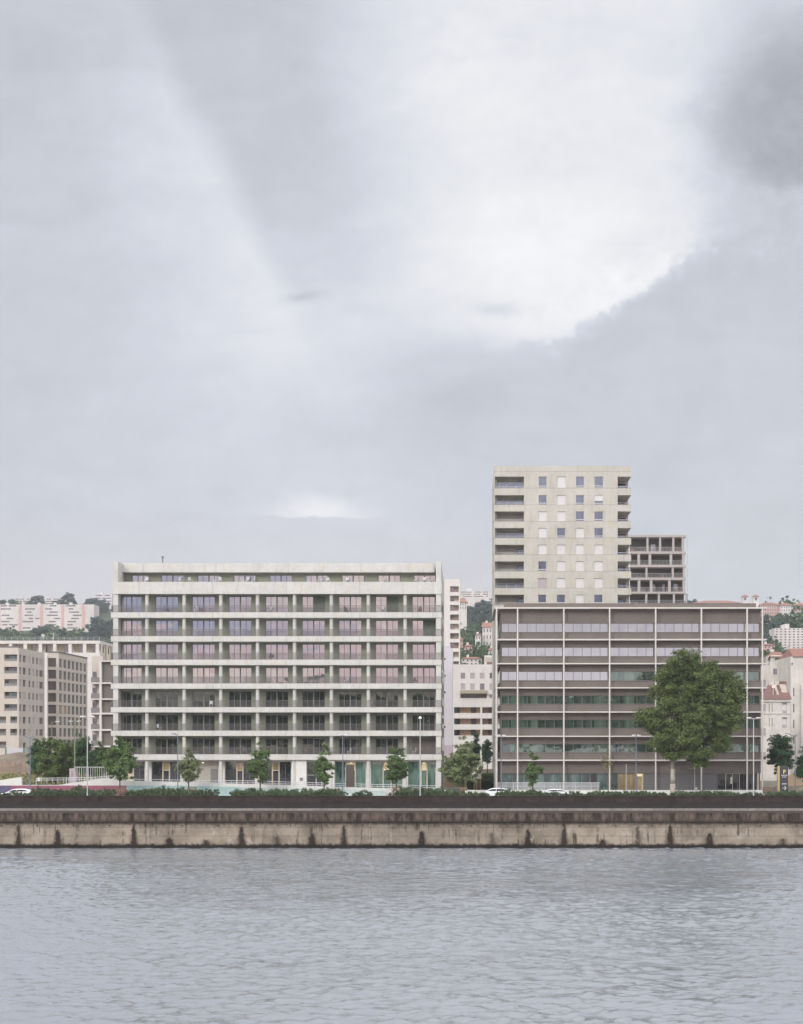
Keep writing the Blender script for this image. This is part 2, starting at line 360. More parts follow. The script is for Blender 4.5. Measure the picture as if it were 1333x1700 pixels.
# ---------------------------------------------------------------- mesh building
WL = {}
def mk(name, data, parent=None, loc=(0, 0, 0), rz=0.0):
    o = bpy.data.objects.new(name, data); COL.objects.link(o)
    if parent is not None:
        o.parent = parent; p = WL.get(parent.name, (0, 0, 0)); o.location = tuple(loc[i] - p[i] for i in range(3))
    else: o.location = loc
    o.rotation_euler = (0, 0, rz); WL[o.name] = tuple(loc)
    return o
def thing(name, label, cat, loc=(0, 0, 0), group=None):
    o = mk(name, None, None, loc); tagit(o, label, cat, group); return o
def tagit(o, label, cat, group=None, kind=None):
    if label: o['label'] = label
    if cat: o['category'] = cat
    if group: o['group'] = group
    if kind: o['kind'] = kind
    return o
def sub(o):  # an object's own frame as parent for local children
    WL[o.name] = (0, 0, 0)
class MB:
    def __init__(s): s.v = []; s.f = []; s.m = []; s.cm = 0
    def q(s, *pts):
        n = len(s.v); s.v += [tuple(p) for p in pts]; s.f.append(tuple(range(n, n + len(pts)))); s.m.append(s.cm)
    def box(s, x0, x1, y0, y1, z0, z1):
        if x0 > x1: x0, x1 = x1, x0
        if y0 > y1: y0, y1 = y1, y0
        if z0 > z1: z0, z1 = z1, z0
        n = len(s.v)
        s.v += [(x0, y0, z0), (x1, y0, z0), (x1, y1, z0), (x0, y1, z0), (x0, y0, z1), (x1, y0, z1), (x1, y1, z1), (x0, y1, z1)]
        for f in ((0, 3, 2, 1), (4, 5, 6, 7), (0, 1, 5, 4), (1, 2, 6, 5), (2, 3, 7, 6), (3, 0, 4, 7)):
            s.f.append(tuple(n + i for i in f)); s.m.append(s.cm)
        return s
    def prism(s, pts, y0, y1):
        """closed outline in x,z (anticlockwise seen from the camera) given thickness along y"""
        n = len(s.v); k = len(pts)
        s.v += [(x, y0, z) for x, z in pts] + [(x, y1, z) for x, z in pts]
        s.f.append(tuple(range(n, n + k))); s.f.append(tuple(n + k + i for i in reversed(range(k)))); s.m += [s.cm] * 2
        for i in range(k):
            j = (i + 1) % k; s.f.append((n + i, n + k + i, n + k + j, n + j)); s.m.append(s.cm)
        return s
    def prism_x(s, pts, x0, x1):
        n = len(s.v); k = len(pts)
        s.v += [(x0, y, z) for y, z in pts] + [(x1, y, z) for y, z in pts]
        s.f.append(tuple(n + i for i in reversed(range(k)))); s.f.append(tuple(n + k + i for i in range(k))); s.m += [s.cm] * 2
        for i in range(k):
            j = (i + 1) % k; s.f.append((n + i, n + j, n + k + j, n + k + i)); s.m.append(s.cm)
        return s
    def tube(s, p0, p1, r0, r1=None, n=8, cap=True):
        r1 = r0 if r1 is None else r1
        a = mathutils.Vector(p0); b = mathutils.Vector(p1); d = (b - a).normalized()
        u = d.orthogonal().normalized(); w = d.cross(u); k = len(s.v)
        for c, r in ((a, r0), (b, r1)):
            for i in range(n):
                t = 2 * math.pi * i / n; s.v.append(tuple(c + (u * math.cos(t) + w * math.sin(t)) * r))
        for i in range(n):
            j = (i + 1) % n; s.f.append((k + i, k + j, k + n + j, k + n + i)); s.m.append(s.cm)
        if cap:
            s.f.append(tuple(k + i for i in reversed(range(n)))); s.f.append(tuple(k + n + i for i in range(n))); s.m += [s.cm] * 2
        return s
    def path(s, pts, rs, n=8):
        for i in range(len(pts) - 1): s.tube(pts[i], pts[i + 1], rs[i], rs[i + 1], n)
        return s
    def mesh(s, name, mats, off=(0, 0, 0), smooth=False):
        me = bpy.data.meshes.new(name)
        me.from_pydata([(a - off[0], b - off[1], c - off[2]) for a, b, c in s.v], [], s.f)
        for m in (mats if isinstance(mats, (list, tuple)) else [mats]): me.materials.append(M[m])
        if isinstance(mats, (list, tuple)): me.polygons.foreach_set('material_index', s.m)
        if smooth: me.polygons.foreach_set('use_smooth', [True] * len(s.f))
        me.update(); return me
    def build(s, name, mat, parent=None, loc=None, smooth=False):
        loc = loc if loc is not None else (WL[parent.name] if parent is not None else s.base())
        return mk(name, s.mesh(name, mat, loc, smooth), parent, loc)
    def base(s):
        xs = [v[0] for v in s.v]; ys = [v[1] for v in s.v]; zs = [v[2] for v in s.v]
        return ((min(xs) + max(xs)) / 2, (min(ys) + max(ys)) / 2, min(zs))

def facade(mb, O, a, W, H, rects, depth=.25):
    """wall sheet from O along angle a with real openings; rects: (x0,x1,z0,z1[,depth,closed])"""
    d = (math.cos(a), math.sin(a)); inn = (-math.sin(a), math.cos(a))
    def pt(x, z, k=0.0): return (O[0] + d[0] * x + inn[0] * k, O[1] + d[1] * x + inn[1] * k, O[2] + z)
    xs = sorted({0, W} | {max(0, min(W, r[0])) for r in rects} | {max(0, min(W, r[1])) for r in rects})
    zs = sorted({0, H} | {max(0, min(H, r[2])) for r in rects} | {max(0, min(H, r[3])) for r in rects})
    for j in range(len(zs) - 1):
        zc = (zs[j] + zs[j + 1]) / 2; row = [r for r in rects if r[2] < zc < r[3]]; run = None
        for i in range(len(xs) - 1):
            xc = (xs[i] + xs[i + 1]) / 2; hole = any(r[0] < xc < r[1] for r in row)
            if not hole and run is None: run = xs[i]
            if run is not None and (hole or i == len(xs) - 2):
                e = xs[i] if hole else xs[i + 1]
                mb.q(pt(run, zs[j]), pt(e, zs[j]), pt(e, zs[j + 1]), pt(run, zs[j + 1])); run = None
    for r in rects:
        x0, x1, z0, z1 = r[:4]; k = r[4] if len(r) > 4 else depth
        mb.q(pt(x0, z0), pt(x0, z1), pt(x0, z1, k), pt(x0, z0, k)); mb.q(pt(x1, z0), pt(x1, z0, k), pt(x1, z1, k), pt(x1, z1))
        mb.q(pt(x0, z0), pt(x0, z0, k), pt(x1, z0, k), pt(x1, z0)); mb.q(pt(x0, z1), pt(x1, z1), pt(x1, z1, k), pt(x0, z1, k))
        if len(r) > 5 and r[5]: mb.q(pt(x0, z0, k), pt(x0, z1, k), pt(x1, z1, k), pt(x1, z0, k))
def shell(mb, O, a, W, D, H):
    """the sides, back and roof of a block whose front is a facade()"""
    d = (math.cos(a), math.sin(a)); inn = (-math.sin(a), math.cos(a))
    def pt(x, y, z): return (O[0] + d[0] * x + inn[0] * y, O[1] + d[1] * x + inn[1] * y, O[2] + z)
    mb.q(pt(0, 0, 0), pt(0, 0, H), pt(0, D, H), pt(0, D, 0)); mb.q(pt(W, 0, 0), pt(W, D, 0), pt(W, D, H), pt(W, 0, H))
    mb.q(pt(0, D, 0), pt(0, D, H), pt(W, D, H), pt(W, D, 0)); mb.q(pt(0, 0, H), pt(W, 0, H), pt(W, D, H), pt(0, D, H))
_wc = {}
def window_meshes(w, h, cols, rows, fm, pm, fw=.06, splits=None, bars=None):
    key = (round(w, 2), round(h, 2), cols, rows, fm, pm, fw, tuple(splits or ()), tuple(bars or ()))
    if key in _wc: return _wc[key]
    f = MB(); f.box(0, fw, 0, .08, 0, h); f.box(w - fw, w, 0, .08, 0, h); f.box(fw, w - fw, 0, .08, 0, fw); f.box(fw, w - fw, 0, .08, h - fw, h)
    xs = [w * (i + 1) / cols for i in range(cols - 1)] if splits is None else [s * w for s in splits]
    for i, x in enumerate(xs):
        b = (bars[i] if bars else fw) / 2; f.box(x - b, x + b, .003, .077, fw, h - fw)
    for j in range(rows - 1):
        z = h * (j + 1) / rows; f.box(fw, w - fw, .006, .07, z - fw / 2, z + fw / 2)
    p = MB(); p.box(fw / 2, w - fw / 2, .035, .06, fw / 2, h - fw / 2)
    _wc[key] = (f.mesh('window', fm), p.mesh('pane', pm)); return _wc[key]
def window(parent, O, a, x, z, w, h, depth, fm='frame_dark', pm='glass_upper', cols=1, rows=1, fw=.06, splits=None, bars=None, name='window'):
    d = (math.cos(a), math.sin(a)); inn = (-math.sin(a), math.cos(a))
    fme, pme = window_meshes(w, h, cols, rows, fm, pm, fw, splits, bars)
    o = mk(name, fme, parent, (O[0] + d[0] * x + inn[0] * depth, O[1] + d[1] * x + inn[1] * depth, O[2] + z), a)
    sub(o); mk('pane', pme, o)
    return o
def panel(parent, O, a, x, z, w, h, depth, mat, name='shutter', t=.05):
    key = ('p', name, round(w, 2), round(h, 2), mat, t)
    if key not in _wc: _wc[key] = MB().box(0, w, 0, t, 0, h).mesh(name, mat)
    d = (math.cos(a), math.sin(a)); inn = (-math.sin(a), math.cos(a))
    return mk(name, _wc[key], parent, (O[0] + d[0] * x + inn[0] * depth, O[1] + d[1] * x + inn[1] * depth, O[2] + z), a)

# ---------------------------------------------------------------- foliage
def leaves_mesh(name, C, size, mat, seed=0, up=.35, squash=1.0, centre=None):
    r = np.random.default_rng(seed); n = len(C)
    nrm = r.normal(size=(n, 3)); nrm[:, 2] = np.abs(nrm[:, 2]) + up
    if centre is not None: nrm += (C - centre) / (np.linalg.norm(C - centre, axis=1, keepdims=True) + 1e-6) * .8
    nrm /= np.linalg.norm(nrm, axis=1, keepdims=True)
    t = np.cross(nrm, r.normal(size=(n, 3))); t /= np.linalg.norm(t, axis=1, keepdims=True) + 1e-9
    b = np.cross(nrm, t); s = size * r.uniform(.6, 1.3, (n, 1))
    V = np.empty((n, 4, 3)); V[:, 0] = C - t * s * .5; V[:, 1] = C + b * s * .36 + nrm * s * .08; V[:, 2] = C + t * s * .5; V[:, 3] = C - b * s * .36 + nrm * s * .08
    me = bpy.data.meshes.new(name); me.vertices.add(n * 4); me.vertices.foreach_set('co', V.astype(np.float32).ravel())
    me.loops.add(n * 4); me.loops.foreach_set('vertex_index', np.arange(n * 4, dtype=np.int32))
    me.polygons.add(n); me.polygons.foreach_set('loop_start', np.arange(0, n * 4, 4, dtype=np.int32))
    me.polygons.foreach_set('loop_total', np.full(n, 4, dtype=np.int32)); me.materials.append(M[mat]); me.update(calc_edges=True)
    return me
def clumps(blobs, nclump, nleaf, cr, seed, core=.25):
    """leaf positions in clumps spread through the volume of ellipsoid blobs (cx,cy,cz,rx,ry,rz)"""
    r = np.random.default_rng(seed); w = np.array([b[3] * b[4] * b[5] for b in blobs]) ** .8; w = w / w.sum()
    idx = r.choice(len(blobs), nclump, p=w); B = np.array(blobs)[idx]
    d = r.normal(size=(nclump, 3)); d /= np.linalg.norm(d, axis=1, keepdims=True)
    rad = r.uniform(0, 1, (nclump, 1)) ** core
    P = B[:, :3] + d * rad * B[:, 3:6]
    k = r.integers(0, nclump, nleaf); rr = r.uniform(.5, 1.25, (nclump, 1))[k] * cr
    off = r.normal(size=(nleaf, 3)); off /= np.linalg.norm(off, axis=1, keepdims=True); off *= r.uniform(0, 1, (nleaf, 1)) ** .5
    off[:, 2] *= .65
    return P[k] + off * rr, P
def profile_blobs(W, H, z0, prof, seed, depth=1.0):
    """crown made of rings of blobs following a half-width profile [(t, w)...]"""
    r = np.random.default_rng(seed); out = []
    for i in range(len(prof) - 1):
        t0, w0 = prof[i]; t1, w1 = prof[i + 1]
        for t in np.arange(t0, t1, .12):
            w = (w0 + (w1 - w0) * (t - t0) / (t1 - t0)) * W / 2; z = z0 + t * H
            k = max(1, int(3 + 3 * w))
            for j in range(k):
                a = r.uniform(0, 6.28); q = w * r.uniform(.35, .72); s = max(.3, w * r.uniform(.35, .55))
                out.append((math.cos(a) * q, math.sin(a) * q * depth, z + r.uniform(-.04, .04) * H, s, s * depth, s * .8))
    return out
def tree(name, label, base, blobs, nclump, nleaf, cr, size, leafm, trunk_r, barkm='bark', limbs=7, seed=1, group=None, cat='tree', lean=0.0, trunk_top=None, core=.25):
    t = thing(name, label, cat, base, group)
    C, P = clumps(blobs, nclump, nleaf, cr, seed, core); cen = np.array(blobs)[:, :3].mean(0)
    me = leaves_mesh('crown', C, size, leafm, seed, centre=cen); mk('crown', me, t, base)
    zt = cen[2] if trunk_top is None else trunk_top; mb = MB(); r = random.Random(seed)
    zb = min(b[2] - b[5] for b in blobs); fork = max(zb * .95, zt * .45)
    mb.path([(0, 0, -.1), (lean * .3, 0, fork * .5), (lean, 0, fork), (lean * 1.2, 0, zt)], [trunk_r * 1.15, trunk_r * .95, trunk_r * .8, trunk_r * .35], 10)
    for i in range(limbs):
        p = P[r.randrange(len(P))]; z = fork + (zt - fork) * r.uniform(0, .7)
        s0 = (lean, 0, z); m = tuple(s0[k] * .5 + p[k] * .5 + (0 if k < 2 else -.15) for k in range(3))
        mb.path([s0, m, tuple(p)], [trunk_r * .45, trunk_r * .3, trunk_r * .1], 6)
    me = mb.mesh('trunk', barkm, (0, 0, 0), True); mk('trunk', me, t, base)
    return t
SLOPE = .15
GZ = 5.2     # street level above the river
# ================================================================= ground, river, quay
def ground():
    xs = [-1400, -900, -600, -420, -300, -200, -160, -140, -120, -100, -80, -60, -40, -20, 0, 20, 40, 60, 80, 120, 160, 200, 300, 420, 600, 900, 1400]
    ys = [184.2, 200, 225, 240, 255, 275, 300, 330, 360, 400, 450, 500, 550, 600, 650, 700, 760, 820, 850, 900, 950, 1000, 1080, 1160, 1250, 1350, 1500, 2000, 3000]
    pl = [(184, GZ), (480, GZ), (700, 34), (850, 64), (1000, 83), (1160, 108), (1250, 127), (1500, 131), (3000, 131)]
    pr = [(184, GZ), (420, GZ), (550, 36), (600, 44), (700, 57), (850, 76), (950, 92), (1500, 97), (3000, 97)]
    def ip(t, y):
        for (a, b), (c, d) in zip(t, t[1:]):
            if y <= c: return b + (d - b) * max(0, y - a) / (c - a)
        return t[-1][1]
    global hill
    def hill(x, y):
        u = x / max(y, 1); k = min(1, max(0, (-u - .10) / .10)); k = k * k * (3 - 2 * k)
        h = ip(pr, y) * (1 - k) + ip(pl, y) * k
        if y > 520: h += 3.0 * math.sin(x * .021 + 1.3) * math.cos(y * .013) * min(1, (y - 520) / 200)
        if -140 < x < -58 and 235 < y < 345: h += 2.0 * min(1, (y - 235) / 30) * min(1, (345 - y) / 15) * min(1, (-58 - x) / 12)
        return h
    v = [(x, y, hill(x, y)) for y in ys for x in xs]; n = len(xs)
    f = [(j * n + i, j * n + i + 1, (j + 1) * n + i + 1, (j + 1) * n + i) for j in range(len(ys) - 1) for i in range(n - 1)]
    me = bpy.data.meshes.new('ground'); me.from_pydata(v, [], f); me.materials.append(M['terrain']); me.update()
    tagit(mk('ground', me), 'street level ground rising into a wooded hillside behind the buildings', 'ground', None, 'structure')
    # river surface with low waves
    xs = np.arange(-84, 70.01, .19); ys = np.concatenate([np.arange(52, 110, .135), np.arange(110, 173.61, .2)]); nx, ny = len(xs), len(ys)
    XX, YY = np.meshgrid(xs, ys); ZZ = np.zeros_like(XX); r = np.random.default_rng(8)
    low = np.zeros_like(XX)
    for k in range(9):
        a = r.uniform(0, 6.28); f = r.uniform(.03, .14); low += np.sin(XX * f * math.cos(a) * .8 + YY * f * math.sin(a) + r.uniform(0, 6.28))
    low = np.clip(1 + low * .16, .45, 1.6)
    for k in range(84):
        lam = .42 * (6.0 ** (r.uniform(0, 1) ** 1.4)); a = r.normal(math.pi / 2 + .25, .75); kk = 6.283 / lam
        amp = SLOPE / kk / math.sqrt(42.0); ph = XX * kk * math.cos(a) + YY * kk * math.sin(a) + r.uniform(0, 6.28)
        ph = ph + .9 * np.sin(XX * .35 * math.cos(a + 1) + YY * .35 * math.sin(a + 1) + k)
        ZZ += amp * (2 * ((np.sin(ph) + 1) / 2) ** 1.7 - .8)
    ZZ *= low; ZZ *= np.clip((XX + 84) / 6, 0, 1) * np.clip((70 - XX) / 6, 0, 1) * np.clip((YY - 52) / 3, 0, 1)
    V = np.stack([XX, YY, ZZ], -1).reshape(-1, 3); I = np.arange(nx * ny).reshape(ny, nx)
    Q = np.stack([I[:-1, :-1], I[:-1, 1:], I[1:, 1:], I[1:, :-1]], -1).reshape(-1, 4)
    n0 = len(V); V = np.concatenate([V, np.array([(-900, 6, 0), (-84, 6, 0), (-84, 173.6, 0), (-900, 173.6, 0), (70, 6, 0), (900, 6, 0), (900, 173.6, 0), (70, 173.6, 0), (-84, 52, 0), (70, 52, 0)])])
    Q = np.concatenate([Q, n0 + np.array([(0, 1, 2, 3), (4, 5, 6, 7), (1, 4, 9, 8)])]); nq = len(Q)
    me = bpy.data.meshes.new('river'); me.vertices.add(len(V)); me.vertices.foreach_set('co', V.astype(np.float32).ravel()); me.loops.add(nq * 4); me.loops.foreach_set('vertex_index', Q.astype(np.int32).ravel())
    me.polygons.add(nq); me.polygons.foreach_set('loop_start', np.arange(0, nq * 4, 4, dtype=np.int32)); me.polygons.foreach_set('loop_total', np.full(nq, 4, dtype=np.int32)); me.polygons.foreach_set('use_smooth', [True] * nq); me.update(calc_edges=True); me.materials.append(M['river_water'])
    tagit(mk('river', me), 'grey blue rippled river water in front of the quay', 'river', None, 'structure')
    m = MB(); m.box(-900, 900, -200, 6, -2, 5.0)
    tagit(m.build('near_bank', 'stone'), 'near river bank where the picture is taken from', 'bank', None, 'structure')
    m = MB(); m.box(-800, 800, 184.6, 191.6, GZ - .3, GZ + .004)
    tagit(m.build('road', 'asphalt'), 'narrow asphalt road between the parapet and the street walls', 'road', None, 'structure')
    m = MB(); m.box(-52, 52, 191.6, 201, GZ - .3, GZ + .12)
    tagit(m.build('pavement', 'pavement'), 'pale pavement along the foot of the two large buildings', 'pavement', None, 'structure')
ground()
def quay():
    t = thing('quay_wall', 'stained pale concrete quay wall with dark overhanging cap rising from the river', 'quay wall', (0, 173.3, 0))
    m = MB(); m.box(-800, 800, 173.3, 184.0, -3, 3.1); m.build('wall_face', 'quay_wall', t)
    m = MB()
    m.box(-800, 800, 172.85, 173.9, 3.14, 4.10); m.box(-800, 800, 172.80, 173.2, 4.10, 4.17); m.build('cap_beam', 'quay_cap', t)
    m = MB(); m.box(-800, 800, 173.9, 179.6, 3.0, 4.10); m.build('shelf', 'shelf_dark', t)
    m = MB(); m.box(-800, 800, 179.6, 180.3, 3.0, 4.36); m.build('kerb', 'kerb_pale', t)
    m = MB(); m.q((-800, 180.3, 4.32), (800, 180.3, 4.32), (800, 183.4, 5.0), (-800, 183.4, 5.0)); m.build('sloping_bank', 'bank_dark', t)
    m = MB(); r = random.Random(5)
    for i in range(-19, 20):  # drain mouths under the cap
        x = i * 4.26 + .15; m.tube((x, 173.1, 2.65), (x, 173.35, 2.65), .09, .09, 8)
    m.build('drain_pipe', 'shelf_dark', t)
    t = thing('parapet_wall', 'long dark weathered parapet wall above the quay, along the street edge', 'parapet', (0, 183.4, 5.0))
    m = MB(); m.box(-800, 800, 183.4, 183.8, 4.2, 5.66); m.build('wall', 'parapet_dark', t)
    m = MB(); m.box(-800, 800, 183.32, 183.88, 5.66, 5.76); m.build('coping', 'parapet_dark', t)
    m = MB()
    for i in range(-16, 17):
        x = i * 9.7 + 2; m.box(x - .12, x + .12, 183.26, 183.4, 4.9, 5.62)
    m.build('joint_pilaster', 'parapet_dark', t)
quay()

# ================================================================= large residential building, left
def left_building():
    Y = 200.0; YR = 201.7
    t = thing('apartment_building', 'wide eight storey pale concrete apartment building with long balconies and round columns', 'building', (X(460, Y), Y, GZ))
    slabs = [(1016.4, 1025.5), (1056, 1065), (1095, 1104), (1134.6, 1143.4), (1174, 1182.6), (1213, 1221.8), (1252.4, 1261.6)]
    xl, xr = X(184, Y), X(733, Y)
    for a, b in slabs: MB().box(xl, xr, Y, YR + .1, Z(b, Y), Z(a, Y)).build('balcony_slab', 'pale_concrete', t)
    m = MB(); m.box(xl + .1, xr, Y - .03, Y + .35, Z(986, Y), Z(966, Y)); m.box(xl + .1, xr - .1, Y + .35, 203.4, Z(986, Y) + .05, Z(976, Y)); m.build('terrace_parapet', 'pale_concrete', t)
    wl, wr = X(187.6, Y), X(732, Y)
    for i, (a, b) in enumerate(((wl, X(195.7, Y)), (X(723.7, Y), wr))):
        m = MB(); m.box(a, b, Y + .1, 225, GZ, Z(932, Y)); m.build('side_wall', 'pale_concrete', t)
    m = MB(); m.box(X(203, 202.5), X(723.7, 202.5) - .2, 202.5, 224, Z(950, 202.5), Z(934.8, 202.5)); m.build('roof', 'pale_concrete', t)
    # recessed wall of the seven balcony floors
    il, ir = X(195.7, Y), X(723.7, Y); W = ir - il; O = (il, YR, GZ); z0 = Z(1261.6, Y); H = Z(986, Y) - z0
    rects = []; spots = []
    for fl, (st, so_) in enumerate([(986, 1016.4)] + [(slabs[i][1], slabs[i + 1][0]) for i in range(6)]):
        zt = Z(st + 4.2, YR); zb = Z(so_ + 3, YR)
        for b in range(9):
            if b == 0: pl_ = 197.4
            else: pl_ = 257.9 + (b - 1) * 60.9
            x0 = X(pl_, YR) - il; x1 = X(pl_ + 38, YR) - il; rects.append((max(x0, .05), x1, zb - z0, zt - z0)); spots.append((fl, b, max(x0, .05), x1, zb, zt))
    m = MB(); facade(m, (il, YR, z0), 0, W, H, rects, .22); m.build('recessed_wall', 'green_wall', t)
    covered = {(0, 5): 1, (0, 7): 1, (1, 8): 1}
    lit = None
    for fl, b, x0, x1, zb, zt in spots:
        pm = 'glass_upper' if fl < 4 else 'glass_lower'
        o = window(t, (il, YR, 0), 0, x0, zb, x1 - x0, zt - zb, .15, 'frame_dark' if fl < 4 else 'frame_grey', pm, 4, 1, .07, [.235, .50, .755], [.06, .17, .06])
        if (fl, b) in covered or (fl, b) == (6, 8):
            full = (fl, b) == (6, 8)
            w = (x1 - x0) * (1.0 if full else .52); xx = x0 + (0 if full else (x1 - x0) * .48)
            key = MB()
            for i in range(int(w / .12)):
                xa = il + xx + i * .12; key.box(xa, xa + .085, YR - .10, YR - .04, zb, zt)
            key.box(il + xx, il + xx + w, YR - .045, YR - .02, zb, zt); key.build('sun_screen', 'ribbed_curtain' if not full else 'brown_panel', t)
    # back wall of rooms so nothing shows behind the panes
    MB().box(il, ir, YR + .4, YR + .6, GZ, Z(975, Y)).build('inner_wall', 'brown_panel_dark', t)
    # attic floor
    YA = 203.6; al = X(196, YA); O = (al, YA, Z(980, YA)); H = Z(950, YA) - O[2]; rects = []
    for b in range(9):
        if b == 0: a0, a1 = 219, 246.5
        elif b == 8: a0, a1 = 687, 723
        else: a0 = 268 + (b - 1) * 59.9; a1 = a0 + 37.2
        rects.append((X(a0, YA) - al, X(a1, YA) - al, .2, Z(954.6, YA) - O[2]))
    W = X(723.7, Y) - al; m = MB(); facade(m, O, 0, W, H, rects, .2); m.build('attic_wall', 'green_wall', t)
    for i, r in enumerate(rects):
        window(t, O, 0, r[0], r[2], r[1] - r[0], r[3] - r[2], .12, 'frame_dark', 'glass_upper', 4 if i else 3, 1, .07, [.235, .5, .755] if i else [.36, .66], [.06, .17, .06] if i else [.1, .1])
    # columns
    cx = [244, 305.8, 366.6, 427.6, 489, 550.2, 611.5, 672.6]
    for i, c in enumerate(cx):
        m = MB(); x = X(c, Y + .5); m.tube((x, Y + .52, GZ), (x, Y + .52, Z(980, Y)), .25, .25, 20, False)
        m.build('column', 'pale_concrete', t, smooth=True)
    # railings
    zt = Z(1016.4, Y); h = .90; m = MB(); x = xl + .05; yy = Y + .07
    while x < xr - .04: m.box(x, x + .028, yy, yy + .02, zt, zt + h); x += .115
    m.box(xl + .03, xr - .03, yy - .015, yy + .035, zt + h, zt + h + .035); m.box(xl + .03, xr - .03, yy - .005, yy + .025, zt + .06, zt + .085)
    for xx in (xl + .03, xr - .06):
        for k in range(12): m.box(xx, xx + .03, yy + .1 + k * .115, yy + .13 + k * .115, zt, zt + h)
    rb = (0, Y, zt); me = m.mesh('railing', 'rail_metal', rb)
    for a, b in slabs: mk('railing', me, t, (0, Y, Z(a, Y)))
    # chairs left on the balconies and the roof terrace
    r = random.Random(12); m = MB(); m.box(-.22, .22, -.22, .22, .42, .46); m.box(-.22, .22, .19, .22, .46, .88)
    for a in (-.2, .18):
        for b in (-.2, .18): m.box(a, a + .03, b, b + .03, 0, .42)
    cm = {k: m.mesh('balcony_chair', k) for k in ('rail_white', 'wood', 'frame_dark')}
    spots_ = [(p, 202.9, Z(976, Y) + .62 - .12) for p in (243, 300, 316, 357, 364, 410, 420, 526, 536, 545, 577, 640, 690, 704, 716)] + [(p, 200.9, Z(so_, Y)) for p, so_ in ((275, 1016.4), (326, 1016.4), (334, 1016.4), (448, 1016.4), (574, 1016.4), (634, 1016.4), (696, 1016.4), (386, 1095), (448, 1095), (575, 1134.6), (690, 1134.6), (350, 1174), (620, 1174), (264, 1213), (510, 1252.4), (580, 1252.4), (404, 1252.4), (688, 1252.4), (694, 1252.4))]
    for i, (p, yy, zz) in enumerate(spots_):
        o = mk('balcony_chair', cm[('rail_white', 'wood', 'rail_white', 'frame_dark')[i % 4] if i > 14 else 'rail_white'], None, (X(p, yy), yy, zz + (.42 if i < 15 else 0)), r.uniform(-2.5, 2.5))
        tagit(o, 'small chair standing on the roof terrace of the concrete building' if i < 15 else 'small chair standing on a balcony of the concrete building', 'chair', 'chairs on the roof terrace' if i < 15 else 'chairs on the balconies')
    # roof vent
    m = MB(); x = X(270, 208); m.tube((x, 208, Z(940, 208)), (x, 208, Z(925.5, 208)), .09, .09, 8); m.tube((x, 208, Z(926, 208)), (x, 208, Z(923.3, 208)), .22, .16, 10); m.build('vent_pipe', 'frame_grey', t)
    # ground floor
    yg = YR; zt = Z(1264.5, yg); zs = lambda px: Z(1297 + (px - 222) * .0255, yg)
    m = MB()
    gl = [(222, 240, 'glass_dark', 0), (251.5, 299, 'glass_dark', (269, 282)), (373.5, 423, 'glass_dark', (392, 404)), (433.5, 483, 'glass_dark', (451, 464)),
          (508, 541, 'glass_dark', (508, 531)), (556, 607, 'glass_green', (573, 591)), (616, 668, 'glass_green', (635, 650)), (677.5, 723, 'glass_green', (698, 710))]
    rects = []
    for a, b, g, d in gl: rects.append((X(a, yg) - il, X(b, yg) - il, Z(1309, yg) - GZ, zt - GZ))
    facade(m, (il, yg, GZ), 0, ir - il, Z(1261.6, Y) - GZ + .3, rects, .3); m.build('ground_floor_wall', 'white_concrete', t)
    for (a, b, g, d), r in zip(gl, rects):
        w = r[1] - r[0]; n = 2 if w < 2 else 3
        if d and a not in (508,):
            s0 = (X(d[0], yg) - il - r[0]) / w; s1 = (X(d[1], yg) - il - r[0]) / w
            o = window(t, (il, yg, GZ), 0, r[0], r[2], w, r[3] - r[2], .2, 'frame_grey', g, 4, 1, .06, [s0, s1, .5 + s1 / 2], [.08, .08, .05], name='shopfront')
            dw = (s1 - s0) * w; dm = MB(); x0 = il + r[0] + s0 * w; z0 = GZ + r[2]; hh = r[3] - r[2]; f = .17
            dm.box(x0, x0 + f, yg + .10, yg + .2, z0, z0 + hh - .05); dm.box(x0 + dw - f, x0 + dw, yg + .10, yg + .2, z0, z0 + hh - .05)
            for zz in (z0 + hh * .66, z0 + hh - .16): dm.box(x0 + f, x0 + dw - f, yg + .103, yg + .2, zz, zz + .11)
            dd = dm.build('door', 'frame_sand', t)
            tr = MB().box(x0 + f, x0 + dw - f, yg + .14, yg + .17, z0 + hh * .66 + .11, z0 + hh - .16)
            tr.build('transom', 'warm_lit' if a > 550 else 'glass_warm', dd, WL[dd.name])
        elif d:
            window(t, (il, yg, GZ), 0, r[0], r[2], w, r[3] - r[2], .2, 'frame_white', g, 3, 2, .09, [.5, .78], name='entrance')
        else: window(t, (il, yg, GZ), 0, r[0], r[2], w, r[3] - r[2], .2, 'frame_grey', g, n, 1, .06, name='shopfront')
    # beige ribbed bay with the service door and its lamp
    x0, x1 = X(310, yg), X(362, yg); MB().box(x0, x1, yg - .06, yg, Z(1305, yg), zt).build('wall_cladding', 'rib_beige', t)
    MB().box(X(350, yg), X(361, yg), yg - .12, yg - .06, Z(1303, yg), Z(1276.5, yg)).build('service_door', 'frame_grey', t)
    m = MB(); m.tube((X(337.5, yg), yg - .35, Z(1265.5, yg)), (X(337.5, yg), yg - .35, Z(1266.8, yg)), .14, .14, 10); m.build('wall_lamp', 'lamp_lit', t)
    MB().box(X(208, yg), X(221, yg), yg - .05, yg, Z(1299, yg), zt).build('wall_cladding', 'cream_wall', t)
    MB().box(X(498, 200.6), X(503, 200.6), 200.3, 200.35, Z(1296, 200.3), Z(1291, 200.3)).build('wall_plaque', 'frame_grey', t)
    MB().box(X(484, Y) - .02, X(508, Y), Y + .36, yg + .02, GZ, Z(1261.7, Y)).build('pier', 'white_concrete', t)
    MB().box(X(541, Y), X(554.5, Y), Y + .36, yg + .02, GZ, Z(1261.7, Y)).build('pier', 'white_concrete', t)
